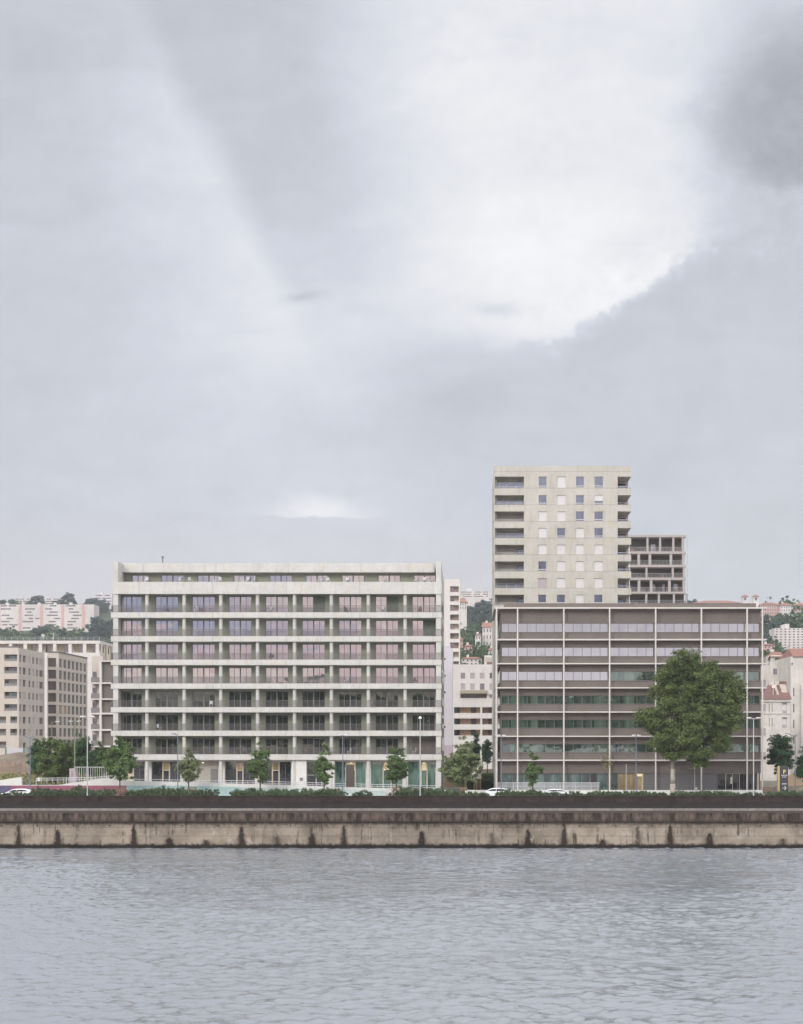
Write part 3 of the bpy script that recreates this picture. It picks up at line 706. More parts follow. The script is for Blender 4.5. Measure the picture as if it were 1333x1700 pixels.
    # windows on the flank
    for a, b in [(986, 1016.4)] + [(slabs[i][1], slabs[i + 1][0]) for i in range(6)]:
        z1 = Z(a + 2, Y); z2 = Z(b, Y)
        for y0 in (206, 213.5): MB().box(wr, wr + .05, y0, y0 + 3.4, z2 + .4, z1 - .1).build('side_window', 'glass_dark', t)
    # lit lamps over the lobby
    for px in (583, 641, 704):
        m = MB(); m.tube((X(px, 201.2), 201.2, Z(1266.2, 201.2)), (X(px, 201.2), 201.2, Z(1267.2, 201.2)), .13, .13, 10); m.build('ceiling_lamp', 'lamp_lit', t)
    for b in (4, 5, 6, 7, 8, 9, 2, 3):
        pass
left_building()

# ================================================================= wide brown building, right
def right_building():
    Y = 200.0; YF = 201.0
    t = thing('office_building', 'wide brown panelled building with a grid of thin white slabs and columns', 'building', (X(1045, Y), Y, GZ))
    slabs = [(1008, 1010.4, 820, 1273), (1060.6, 1062.9, 823.5, 1273), (1100.6, 1102.6, 823.5, 1273), (1140.8, 1142.8, 823.5, 1273), (1181, 1183, 823.5, 1273), (1221.4, 1223.4, 823.5, 1273), (1261.2, 1263.3, 823.5, 1273)]
    fl, fr = X(830.5, YF), X(1263, YF)
    for a, b, p0, p1 in slabs: MB().box(X(p0, Y), X(p1, Y), Y, 221, Z(b, Y), Z(a, Y)).build('floor_slab', 'frame_concrete', t)
    MB().box(X(838, 202), X(1255, 202), 202, 220, Z(1009, 200), Z(1001.5, 202)).build('roof', 'brown_panel', t)
    MB().box(fl + .01, fr - .01, YF + .5, 220.5, GZ, Z(1010.4, Y) - .01).build('body_wall', 'brown_panel_dark', t)
    xs = [859.2, 936, 1012, 1088.5, 1164.5, 1240.4]
    for p in [824.3] + xs + [1265.8]:
        x = X(p, Y); MB().box(x - .09, x + .09, Y - .02, Y + .18, GZ, Z(1008, Y) - .02).build('column', 'frame_concrete', t)
    for y in (206, 212, 218):
        for p in (824.3, 1265.8):
            x = X(p, Y); MB().box(x - .09, x + .09, y, y + .18, GZ, Z(1010, Y)).build('column', 'frame_concrete', t)
    rows = [(1010.4, 1060.6, 1034.5, 1049.9), (1062.9, 1100.6, 1074.5, 1089.9), (1102.6, 1140.8, 1114.7, 1130), (1142.8, 1181, 1154.6, 1169), (1183, 1221.4, 1194.6, 1209), (1223.4, 1261.2, 1235, 1249.3)]
    ed = [(832.5, 858)] + [(xs[i] + .9, xs[i + 1] - .9) for i in range(5)] + [(1241.5, 1262)]
    for k, (a, b, wt, wb) in enumerate(rows):
        zb = Z(b, Y); H = Z(a, Y) - zb; rects = []
        for j, (p, q) in enumerate(ed): rects.append((X(p, YF) - fl, X(q, YF) - fl, Z(wb, YF) - zb, Z(wt, YF) - zb))
        m = MB(); facade(m, (fl, YF, zb), 0, fr - fl, H, rects, .16)
        m.q((fl, YF, zb), (fl, YF, zb + H), (fl, YF + .5, zb + H), (fl, YF + .5, zb)); m.q((fr, YF, zb), (fr, YF + .5, zb), (fr, YF + .5, zb + H), (fr, YF, zb + H))
        m.build('facade_panel', 'brown_panel', t)
        for j, r in enumerate(rects):
            n = 5 if 0 < j < 6 else 2; lowt = k > 2 or (k == 2 and j > 2)
            window(t, (fl, YF, zb), 0, r[0], r[2], r[1] - r[0], r[3] - r[2], .1, 'frame_bronze' if not lowt else 'frame_grey', 'glass_office' if not lowt else 'glass_office_low', n, 1, .055, ([.44] if j == 0 else None))
        # panel joints and the thin drip rail under the windows
        m = MB()
        for j in range(14): x = fl + 1.4 + j * 2.52; m.box(x, x + .02, YF - .012, YF, zb + .02, Z(wb + 1, YF))
        m.box(fl, fr, YF - .035, YF, Z(wb + .2, YF) - .06, Z(wb + .2, YF)); m.build('panel_trim', 'brown_panel_dark', t)
        if k: # low railing of the corner galleries
            m = MB()
            for x0, x1 in ((X(824.3, Y) + .1, fl), (fr + .02, X(1271.5, Y))):
                x = x0
                while x < x1: m.box(x, x + .025, Y + .3, Y + .32, zb, zb + .95); x += .11
                m.box(x0, x1, Y + .29, Y + .33, zb + .95, zb + .99)
                xe = x0 if x0 < fl else x1
                for i in range(60): m.box(xe, xe + .02, Y + .4 + i * .3, Y + .43 + i * .3, zb, zb + .95)
                m.box(xe, xe + .03, Y + .3, 219, zb + .95, zb + .99)
            m.build('railing', 'rail_metal', t)
    # ground floor
    zt = Z(1284, YF); H = Z(1263.3, Y) - GZ
    MB().box(fl, fr, YF, YF + .4, zt, GZ + H - .005).build('facade_panel', 'brown_panel', t)
    zb = Z(1313, YF)
    def gw(p, q, g, n, fm, rows_=1, nm='shopfront'):
        window(t, (0, YF, 0), 0, X(p, YF), zb, X(q, YF) - X(p, YF), zt - zb, .22, fm, g, n, rows_, .07, name=nm)
    gw(832, 870, 'glass_teal', 2, 'frame_grey'); gw(870, 935, 'glass_teal', 4, 'frame_grey'); gw(936.5, 980, 'glass_teal', 3, 'frame_grey'); gw(980, 992, 'glass_dark', 1, 'frame_dark')
    gw(992, 1026, 'glass_teal', 3, 'frame_dark'); gw(1026, 1055, 'glass_warm', 3, 'frame_bronze', 1, 'entrance'); gw(1057, 1067, 'glass_warm', 1, 'frame_sand', 1, 'entrance')
    for p, q in ((1068, 1088), (1089, 1126), (1126, 1163.5), (1165.5, 1191.5)):
        MB().box(X(p, YF), X(q, YF) - .03, YF + .12, YF + .2, zb, zt).build('roller_shutter', 'slat_grey', t)
    gw(1192, 1205, 'glass_dark', 1, 'frame_dark'); gw(1205, 1240, 'glass_dark', 3, 'frame_sand', 1, 'entrance'); gw(1242, 1256, 'glass_dark', 2, 'frame_dark'); 
    MB().box(X(1257, YF), X(1260, YF), YF + .02, YF + .3, GZ, zt).build('pier', 'frame_sand', t)
    m = MB(); m.box(X(1055.2, YF), X(1057, YF), YF + .05, YF + .3, zb, zt); m.box(X(1067, YF), X(1068, YF), YF + .05, YF + .3, zb, zt); m.box(X(1057, YF), X(1067, YF), YF + .05, YF + .2, zt - .45, zt); m.build('entrance_frame', 'frame_sand', t)
    MB().box(X(1058, YF), X(1066, YF), YF + .04, YF + .045, zt - .38, zt - .1).build('entrance_light', 'warm_lit', t)
    # light entrance sticker panel
    MB().box(X(1213, YF), X(1215.5, YF), YF + .1, YF + .12, Z(1301, YF), Z(1290, YF)).build('door_panel', 'shutter_white', t)
    # side glazing of the galleries
    for k, (a, b, wt, wb) in enumerate(rows):
        MB().box(fl - .03, fl, 203, 218, Z(wb, Y), Z(wt - 3, Y)).build('side_window', 'glass_office_low', t)
right_building()
def plinths():
    Y = 195.0
    t = thing('plinth_wall', 'low white concrete plinth wall at the foot of the brown building', 'wall', (X(1000, 198), 198, GZ))
    MB().box(X(772, 198), X(1266, 198), 198.2, 198.6, GZ, Z(1311.8, 198)).build('wall', 'white_concrete', t)
    t = thing('mesh_fence', 'pale grey mesh railing in front of the teal ground floor windows', 'fence', (X(900, 198), 198.4, GZ))
    m = MB(); z0 = Z(1311.6, 198.4); z1 = Z(1299.5, 198.4); x0 = X(826, 198.4); x1 = X(995, 198.4); x = x0
    while x < x1: m.box(x, x + .035, 198.38, 198.40, z0, z1); x += .09
    m.box(x0, x1, 198.36, 198.42, z1, z1 + .05); m.box(x0, x1, 198.365, 198.415, z0 + .5, z0 + .53); m.build('railing_bars', 'rail_white', t)
    m = MB(); x = x0
    while x < x1: m.box(x, x + .06, 198.42, 198.48, GZ, z1 + .05); x += 2.1
    m.build('posts', 'rail_white', t)
    # white ramp wall and painted street wall on the left
    t = thing('ramp_wall', 'white ramp wall rising to a point beside the glass fronted building', 'wall', (X(400, 193), 193.4, GZ))
    Y = 193.4; P_ = [(-40, 1318), (752, 1318), (752, 1313), (735, 1311), (560, 1306.5), (470, 1303), (330, 1299.5), (205, 1297), (198, 1294), (187, 1290.6), (179, 1291.5), (95, 1303.2), (-40, 1303.6)]
    pts = [(X(p, Y), Z(q, Y)) for p, q in P_]; pts[0] = (pts[0][0], GZ); pts[1] = (pts[1][0], GZ)
    MB().prism(pts, Y, Y + .35).build('wall', 'white_concrete', t)
    m = MB(); rp = [(60, 1292), (110, 1291.5), (152, 1290.8), (187, 1288), (215, 1293.2), (240, 1294), (330, 1295.5), (425, 1296.5), (485, 1298.5), (545, 1300), (610, 1302), (725, 1304.5)]
    for dz in (0, 3.2):
        q = [(X(p, 194.5), 194.5, Z(y + dz, 194.5)) for p, y in rp]; m.path(q, [.035] * len(q), 6)
    for p, y in rp: m.box(X(p, 194.5) - .03, X(p, 194.5) + .03, 194.47, 194.53, GZ, Z(y, 194.5))
    for i in range(60, 725, 9):
        y = np.interp(i, [a for a, b in rp], [b for a, b in rp]); m.box(X(i, 194.5) - .02, X(i, 194.5) + .02, 194.48, 194.52, Z(y + 9, 194.5), Z(y, 194.5))
    m.build('handrail', 'rail_white', t)
    Y = 192.6; z1 = Z(1304.2, Y)
    t = thing('painted_wall', 'low street wall painted violet, magenta and turquoise behind the shrubs', 'wall', (X(200, Y), Y, GZ))
    def pw(a, b, mt, za=1304.2, zb=1304.2): MB().prism([(X(a, Y), GZ), (X(b, Y), GZ), (X(b, Y), Z(zb, Y)), (X(a, Y), Z(za, Y))], Y, Y + .3).build('painted_panel', mt, t)
    pw(-60, 18, 'violet_paint'); pw(18, 48, 'magenta_paint'); pw(48, 128, 'magenta_paint'); pw(128, 210, 'magenta_paint'); pw(210, 300, 'turquoise_paint', 1304.2, 1304.4); pw(300, 400, 'turquoise_paint', 1304.4, 1307); pw(400, 480, 'pale_turquoise', 1307, 1309); pw(480, 640, 'pale_turquoise', 1309, 1313)
    m = MB(); m.box(X(196, 192), X(214, 192), 192.1, 192.15, Z(1313, 192), Z(1309.5, 192))
    # pale angled path left
    Y = 205
    t = thing('path_wall', 'pale sloping concrete path edge at the far left of the street', 'wall', (X(20, Y), Y, GZ))
    MB().prism([(X(-30, Y), GZ), (X(36, Y), GZ), (X(36, Y), Z(1290, Y)), (X(24, Y), Z(1291.5, Y)), (X(-30, Y), Z(1300, Y))], Y, Y + .4).build('wall', 'white_concrete', t)
plinths()

# ================================================================= tower
def tower():
    Y = 250.0
    xl, xm, xr = X(820.6, Y), X(1025.3, Y), X(1047.8, Y)
    t = thing('residential_tower', 'tall beige concrete tower with square windows and corner loggias behind the brown building', 'building', (X(930, Y), Y, GZ))
    op = [(791.2, 810.3), (822, 838), (849, 865.3), (876.6, 893), (904.3, 920.5), (932, 948), (960, 976), (987.3, 1004)]
    H = Z(773.3, Y) - GZ; rects = []; wins = []
    cols = [(894, 908), (924.9, 939.2), (956, 970), (987, 1001.6)]
    st = ['DWDD', 'DWDH', 'WWDD', 'WDWD', 'WWWW', 'DWWW', 'PWWW', 'DDWD']
    for k, (a, b) in enumerate(op):
        rects.append((X(821.6, Y) - xl, X(869.8, Y) - xl, Z(b, Y) - GZ, Z(a, Y) - GZ, 2.6, True))
        for j, (p, q) in enumerate(cols):
            s = -.12 * k
            r = (X(p + s, Y) - xl, X(q + s, Y) - xl, Z(a + (18.4 if k == 0 else 16), Y) - GZ, Z(a, Y) - GZ, .28); rects.append(r); wins.append((r, st[k][j]))
    m = MB(); facade(m, (xl, Y, GZ), 0, xm - xl, H, rects, .28); m.q((xl, Y, GZ), (xl, Y, GZ + H), (xl, Y + 25, GZ + H), (xl, Y + 25, GZ)); m.q((xl, Y, GZ + H), (xm, Y, GZ + H), (xm, Y + 25, GZ + H), (xl, Y + 25, GZ + H)); m.q((xm, Y, GZ), (xm, Y + 5, GZ), (xm, Y + 5, GZ + H), (xm, Y, GZ + H))
    m.build('wall', 'tower_concrete', t)
    for r, s in wins:
        w, h = r[1] - r[0], r[3] - r[2]
        if s in 'DH':
            window(t, (xl, Y, GZ), 0, r[0], r[2], w, h, .16, 'frame_white' if s == 'D' else 'frame_white', 'glass_tower', 1, 1, .07)
            MB().box(xl + r[0], xl + r[1], Y + .02, Y + .07, GZ + r[2] + .22, GZ + r[2] + .33).build('window_rail', 'rail_white', t)
        if s in 'WP': panel(t, (xl, Y, GZ), 0, r[0], r[2], w, h, .12, 'shutter_white' if s == 'W' else 'shutter_pink')
        if s == 'H': panel(t, (xl, Y, GZ), 0, r[0], r[2] + h * .4, w, h * .6, .08, 'shutter_white')
    # left loggias
    y2 = Y + 2.3
    gl = ['G', 'G', 'B', 'G', 'W', 'W', 'G', 'W']
    for k, (a, b) in enumerate(op):
        z0, z1 = Z(b, Y), Z(a + 5, Y)
        if gl[k] == 'G': window(t, (0, y2, 0), 0, X(824.6, y2), z0, X(869, y2) - X(824.6, y2), z1 - z0, .02, 'frame_white', 'glass_tower', 3, 1, .09, [.36, .72], name='loggia_window')
        else:
            MB().box(X(824.6, y2), X(858, y2), y2, y2 + .1, z0, z1 + .2).build('shutter', 'shutter_beige', t)
            if gl[k] == 'W': window(t, (0, y2, 0), 0, X(858.5, y2), z0, X(869.3, y2) - X(858.5, y2), z1 - z0, .02, 'frame_grey', 'glass_tower', 1, 1, .07, name='loggia_window')
            else: MB().box(X(858.5, y2), X(869.3, y2), y2 + .01, y2 + .1, z0, z1 + .2).build('shutter', 'shutter_beige', t)
        MB().box(X(821.7, Y + 1), X(825, Y + 1), Y + 1, Y + 1.3, z0, Z(a, Y)).build('loggia_pier', 'tower_pier', t)
        m = MB(); m.box(X(824, Y), X(869.6, Y), Y + .05, Y + .1, z0 + .30, z0 + .34); m.box(X(824, Y), X(869.6, Y), Y + .05, Y + .1, z0 + .12, z0 + .15); m.build('loggia_rail', 'rail_white', t)
    # right corner loggias
    MB().box(xm, xr, Y + 4.8, Y + 25, GZ, GZ + H).build('rear_wall', 'shutter_beige', t)
    bands = [(773.3, 791.2)] + [(op[i][1], op[i + 1][0]) for i in range(7)] + [(1004, 1020)]
    for i, (a, b) in enumerate(bands):
        MB().box(xm - (0 if i else 0) + .0, xr, Y + .002, Y + 4.8, Z(b, Y), Z(a, Y)).build('corner_parapet', 'tower_concrete', t)
    for a, b in op:
        m = MB(); z0 = Z(b, Y)
        m.box(xm, xr, Y + .06, Y + .1, z0 + .30, z0 + .34); m.box(xr - .1, xr - .06, Y + .1, Y + 4.6, z0 + .3, z0 + .34); m.build('loggia_rail', 'rail_white', t)
        window(t, (0, Y + 4.8, 0), 0, xm + .5, z0, 1.4, Z(a, Y) - z0 - .35, -.06, 'frame_grey', 'glass_tower', 1, 1, .06, name='loggia_window')
        MB().box(xr - .32, xr - .2, Y + .5, Y + .62, z0, Z(a, Y)).build('corner_post', 'rail_white', t) if a > 900 else None
    # tiny brackets along the left flank
    for k, (a, b) in enumerate(op):
        MB().box(xl - .3, xl, Y + 3, Y + 3.4, Z(b, Y) + .3, Z(b, Y) + .9).build('wall_bracket', 'tower_pier', t)
tower()
def frame_block():
    Y = 320.0; xl, xr = X(1040, Y), X(1141, Y)
    t = thing('apartment_building', 'dark recessed apartment building with pale slabs and uneven columns behind the tower', 'building', (X(1090, Y), Y, GZ))
    sl = [(888.0, 891.8), (915.3, 919.4), (937.6, 941.6), (958.8, 962.8), (982.3, 985.5), (1004, 1007)]
    for a, b in sl: MB().box(xl, xr - .3, Y, Y + 22, Z(b, Y), Z(a, Y)).build('floor_slab', 'recess_frame', t)
    MB().box(xl, X(1134.5, Y + 4), Y + 3.2, Y + 21, GZ, Z(889, Y)).build('rear_wall', 'brown_panel_dark', t)
    cs = [[1042.5, 1075, 1096, 1118, 1133.5], [1060.5, 1079, 1114, 1134.5], [1073.5, 1117, 1135.5], [1061, 1081, 1111.5, 1135.5], [1073, 1094, 1119, 1140]]
    for k, row in enumerate(cs):
        for c in row:
            w = .22 if k % 2 == 0 else .28; x = X(c, Y); MB().box(x - w, x + w, Y + .1, Y + .5, Z(sl[k + 1][0], Y), Z(sl[k][1], Y)).build('column', 'recess_frame', t)
        m = MB(); x0 = X(1137, Y); m.box(x0, x0 + .08, Y + 6, Y + 6.1, Z(sl[k + 1][0], Y), Z(sl[k][1], Y)); m.box(X(1140.5, Y), X(1141.3, Y), Y + .1, Y + .2, Z(sl[k + 1][0], Y), Z(sl[k][1], Y)); m.build('corner_frame', 'recess_frame', t)
    yb = Y + 3.2
    for p, q, a, b in ((1080, 1088, 904, 915.5), (1082, 1087.5, 970.5, 982), (1099.5, 1106.5, 970.5, 982), (1118, 1125, 969.5, 980), (1064, 1068.5, 977.5, 982), (1052, 1058, 1000, 1004)):
        MB().box(X(p, yb), X(q, yb), yb - .06, yb, Z(b, yb), Z(a, yb)).build('window', 'glass_far_pale', t)
    m = MB()
    for k in range(5):
        z = Z(sl[k + 1][0], Y); m.box(xl, xr - .4, Y + .04, Y + .06, z + .9, z + .93)
        x = xl
        while x < xr - .4: m.box(x, x + .03, Y + .04, Y + .06, z, z + .9); x += .3
    m.build('railing', 'rail_white', t)
    m = MB()
    for k, c in enumerate((1043, 1050, 1124, 1129, 1133, 1123, 1100)):
        x = X(c, Y + 1); z = Z(sl[1 if k < 5 else 3 + k % 2][0], Y); m.box(x - .35, x + .35, Y + 1, Y + 1.6, z, z + .7)
    m.build('balcony_furniture', 'brown_tile', t)
frame_block()
R90 = math.pi / 2
# ================================================================= blocks at the far left
def left_blocks():
    # block 1: corner building, front facing the river and a long flank receding
    Y = 330.0; xc = X(31, Y); x0 = X(-60, Y); zt = Z(1075.3, Y)
    t = thing('apartment_block', 'beige apartment block with rows of narrow windows at the left edge of the picture', 'building', (X(10, Y), Y, GZ))
    H = zt - GZ; m = MB(); rows = [1086.5, 1107, 1127.5, 1148.5, 1169, 1189.5, 1210, 1231]
    rects = []; fr = (x0, Y, GZ)
    for k, r in enumerate(rows):
        a, b = X(7, Y), X(28.5, Y)
        if k >= 5: rects.append((X(-8, Y) - x0, X(10, Y) - x0, Z(r + 11, Y) - GZ, Z(r, Y) - GZ, 1.6, True)); a = X(17, Y)
        if k < 7: rects.append((a - x0, b - x0, Z(r + 11, Y) - GZ, Z(r, Y) - GZ, 1.8, True))
    facade(m, fr, 0, xc - x0, H, rects); 
    fl = []; L = 20.0; O = (xc, Y, GZ)
    for k, r in enumerate(rows[:7] + [1233]):
        z1 = Z(r, Y) - GZ; z0 = z1 - 1.55
        if k == 7: z0 = z1 - 1.3
        for j, (a, b) in enumerate(((.6, 1.9), (3.1, 5.3), (7.4, 8.8), (10.4, 11.8), (13.4, 14.8), (16.0, 18.9))):
            if (k + j) % 5 == 4 and k > 4: continue
            fl.append((a, b, z0, z1))
    facade(m, O, R90, L, H, fl, .3)
    m.q((x0, Y, GZ + H), (xc, Y, GZ + H), (xc, Y + L, GZ + H), (x0, Y + L, GZ + H)); m.build('wall', 'pink_beige_wall', t)
    for i, r in enumerate(fl):
        if i % 7 in (2, 5): panel(t, O, R90, r[0], r[2], r[1] - r[0], r[3] - r[2], .1, 'shutter_beige')
        else: window(t, O, R90, r[0], r[2], r[1] - r[0], r[3] - r[2], .2, 'frame_dark', 'glass_far', 1, 1, .08)
    for i, r in enumerate(rects):
        w = r[1] - r[0]
        window(t, fr, 0, r[0] + .2, r[2], w - .4, r[3] - r[2] - .1, 1.7, 'frame_grey', 'glass_far_pale' if i % 3 else 'glass_green', 3, 1, .1)
        MB().box(x0 + r[0], x0 + r[1], Y + .05, Y + .1, GZ + r[2] + .02, GZ + r[2] + .55).build('balcony_rail', 'frame_grey', t)
    MB().box(x0, xc - .05, Y + .1, Y + .5, GZ + H, GZ + H + .35).build('roof_edge', 'frame_dark', t)
    # block 2
    Y = 350.5; xb = X(78.6, Y); t = thing('apartment_block', 'long narrow block of dark brown windows in a pale frame beside the beige block', 'building', (xb + 3, Y, GZ)); zt = Z(1083.5, Y) 
    xe = X(97, Y); H = zt - GZ; m = MB(); rects = []; rw = [1092.5, 1112, 1131, 1150.5, 1170, 1189, 1208, 1227]
    for r in rw: rects.append((.1, X(93, Y) - xb, Z(r + 14.5, Y) - GZ, Z(r, Y) - GZ, .5, True))
    facade(m, (xb, Y, GZ), 0, xe - xb, H, rects); L = 26.5; O = (xe, Y, GZ); fl = []
    for k, r in enumerate(rw):
        z1 = Z(r + .5, Y) - GZ
        for j in range(7): fl.append((.7 + j * 3.7, .7 + j * 3.7 + 2.6, z1 - 2.1, z1))
    facade(m, O, R90, L, H, fl, .35); m.q((xb, Y, GZ + H), (xe, Y, GZ + H), (xe, Y + L, GZ + H), (xb, Y + L, GZ + H)); m.build('wall', 'pink_beige_wall', t)
    for r in rects: MB().box(xb + .15, X(93, Y) - .05, Y + .4, Y + .48, GZ + r[2], GZ + r[3]).build('loggia_screen', 'brown_panel_dark', t)
    for i, r in enumerate(fl):
        g = 'glass_far' if (i * 7) % 5 else 'glass_far_pale'
        if i in (28, 29): g = 'glass_warm'
        window(t, O, R90, r[0], r[2], r[1] - r[0], r[3] - r[2], .2, 'frame_dark' if (i * 5) % 3 else 'frame_grey', g, 2, 1, .12)
    MB().box(xb - .1, xe + .1, Y - .1, Y + L, GZ + H, GZ + H + .3).build('roof_edge', 'frame_dark', t)
    # block 3: cream building with a colonnaded roof terrace
    Y = 400.0; x0, x1 = X(-40, Y), X(166, Y); zt = Z(1065.5, Y)
    t = thing('apartment_block', 'cream building with a white columned roof terrace behind the beige blocks', 'building', (X(80, Y), Y, GZ))
    MB().box(x0, x1 - .3, Y + 3, Y + 30, GZ, zt).build('wall', 'cream_wall', t)
    m = MB(); m.box(x0, x1, Y, Y + 30, Z(1068.5, Y), Z(1063.5, Y)); m.build('roof_slab', 'white_wall', t)
    m = MB(); m.box(x0, x1, Y + .02, Y + 3, GZ, Z(1083.5, Y)); m.build('lower_wall', 'white_wall', t)
    for p in (17, 41.5, 66.5, 90.5, 116, 140, 165):
        x = X(p, Y) - (.6 if p == 165 else 0); MB().box(x - .45, x + .45, Y + .1, Y + 1.0, Z(1083.5, Y) - .01, Z(1068.5, Y)).build('column', 'white_wall', t)
    for p in (30, 56, 80, 110, 134, 157): MB().box(X(p - 3.5, Y + 3), X(p + 3.5, Y + 3), Y + 2.9, Y + 3, Z(1083, Y), Z(1070.5, Y)).build('window', 'glass_far_pale', t)
    m = MB(); z = Z(1063.5, Y)
    for zz in (.45, .95): m.box(x0, x1, Y + .1, Y + .14, z + zz, z + zz + .05); m.box(x1 - .05, x1, Y, Y + 30, z + zz, z + zz + .05)
    x = x0
    while x < x1: m.box(x, x + .06, Y + .1, Y + .16, z, z + 1); x += 1.6
    m.build('roof_railing', 'rail_white', t)
    m = MB()
    for k in range(5):
        y = Y + 1 + k * 6; m.box(x1 - .02, x1 + .25, y, y + .8, GZ, Z(1068.5, Y))
    m.build('side_column', 'white_wall', t)
    for k in range(4): MB().box(x1 - .3, x1 - .2, Y + 2.5 + k * 6, Y + 5 + k * 6, Z(1082, Y), Z(1071, Y)).build('window', 'glass_far', t)
    t2 = thing('satellite_dish', 'white satellite dish on the roof of the cream terrace building', 'dish', (X(70, Y), Y + 1, z))
    m = MB(); m.tube((X(70, Y), Y + 1, z), (X(70, Y), Y + 1, z + 1.6), .05); m.tube((X(70, Y), Y + .8, z + 1.5), (X(70, Y), Y + .95, z + 1.6), .5, .1, 14); m.build('dish', 'dish', t2)
    t2 = thing('roof_antenna', 'small roof antenna mast on the cream terrace building', 'antenna', (X(87, Y), Y + 1, z))
    m = MB(); x = X(87, Y); m.tube((x, Y + 1, z), (x, Y + 1, z + 2.2), .05); m.tube((x - .8, Y + 1, z + 2.0), (x + .5, Y + 1, z + 2.1), .04); m.tube((x - .5, Y + 1, z + 1.5), (x + .7, Y + 1, z + 1.6), .04); m.build('mast', 'frame_white', t2)
    # block 4: white framed building with brown panels
    Y = 300.0; x0, x1 = X(151, Y), X(215, Y); zt = Z(1096.5, Y)
    t = thing('apartment_block', 'white framed building with brown panels and grey balconies beside the concrete building', 'building', (X(170, Y), Y, GZ))
    m = MB(); m.box(X(166, Y), x1, Y + .8, Y + 5, GZ, zt); m.build('panel_wall', 'brown_panel', t)
    MB().box(X(151.5, Y + 2), X(166, Y), Y + 2.4, Y + 5, GZ, Z(1088, Y)).build('rear_wall', 'pink_beige_wall', t)
    fz = [(1096.8, 1098.6), (1132.8, 1135.2), (1159.6, 1161.6), (1183.2, 1186), (1210.5, 1213.2), (1238, 1240.5)]
    for i, (a, b) in enumerate(fz): MB().box(X(166 if i == 0 else 149, Y), x1, Y, Y + 2.3, Z(b, Y), Z(a, Y)).build('floor_slab', 'white_wall', t)
    MB().box(X(164.5, Y), X(168.3, Y), Y + .05, Y + .8, GZ, Z(1098, Y)).build('column', 'white_wall', t)
    MB().box(X(161.5, Y), X(162.8, Y), Y + 1.2, Y + 1.5, GZ, Z(1096, Y)).build('column', 'white_wall', t)
    for i in range(1, 6):
        z = Z(fz[i][0], Y); MB().box(X(151, Y), X(165, Y), Y - .02, Y + .1, z, z + 1.05).build('balcony_front', 'frame_grey', t)
        MB().box(X(153, Y + 2.4), X(160, Y + 2.4), Y + 2.3, Y + 2.4, z, z + 2.3).build('window', 'glass_dark', t)
    MB().box(X(152, Y), X(153, Y), Y + .02, Y + .4, GZ, Z(1105, Y)).build('column', 'white_wall', t)
left_blocks()

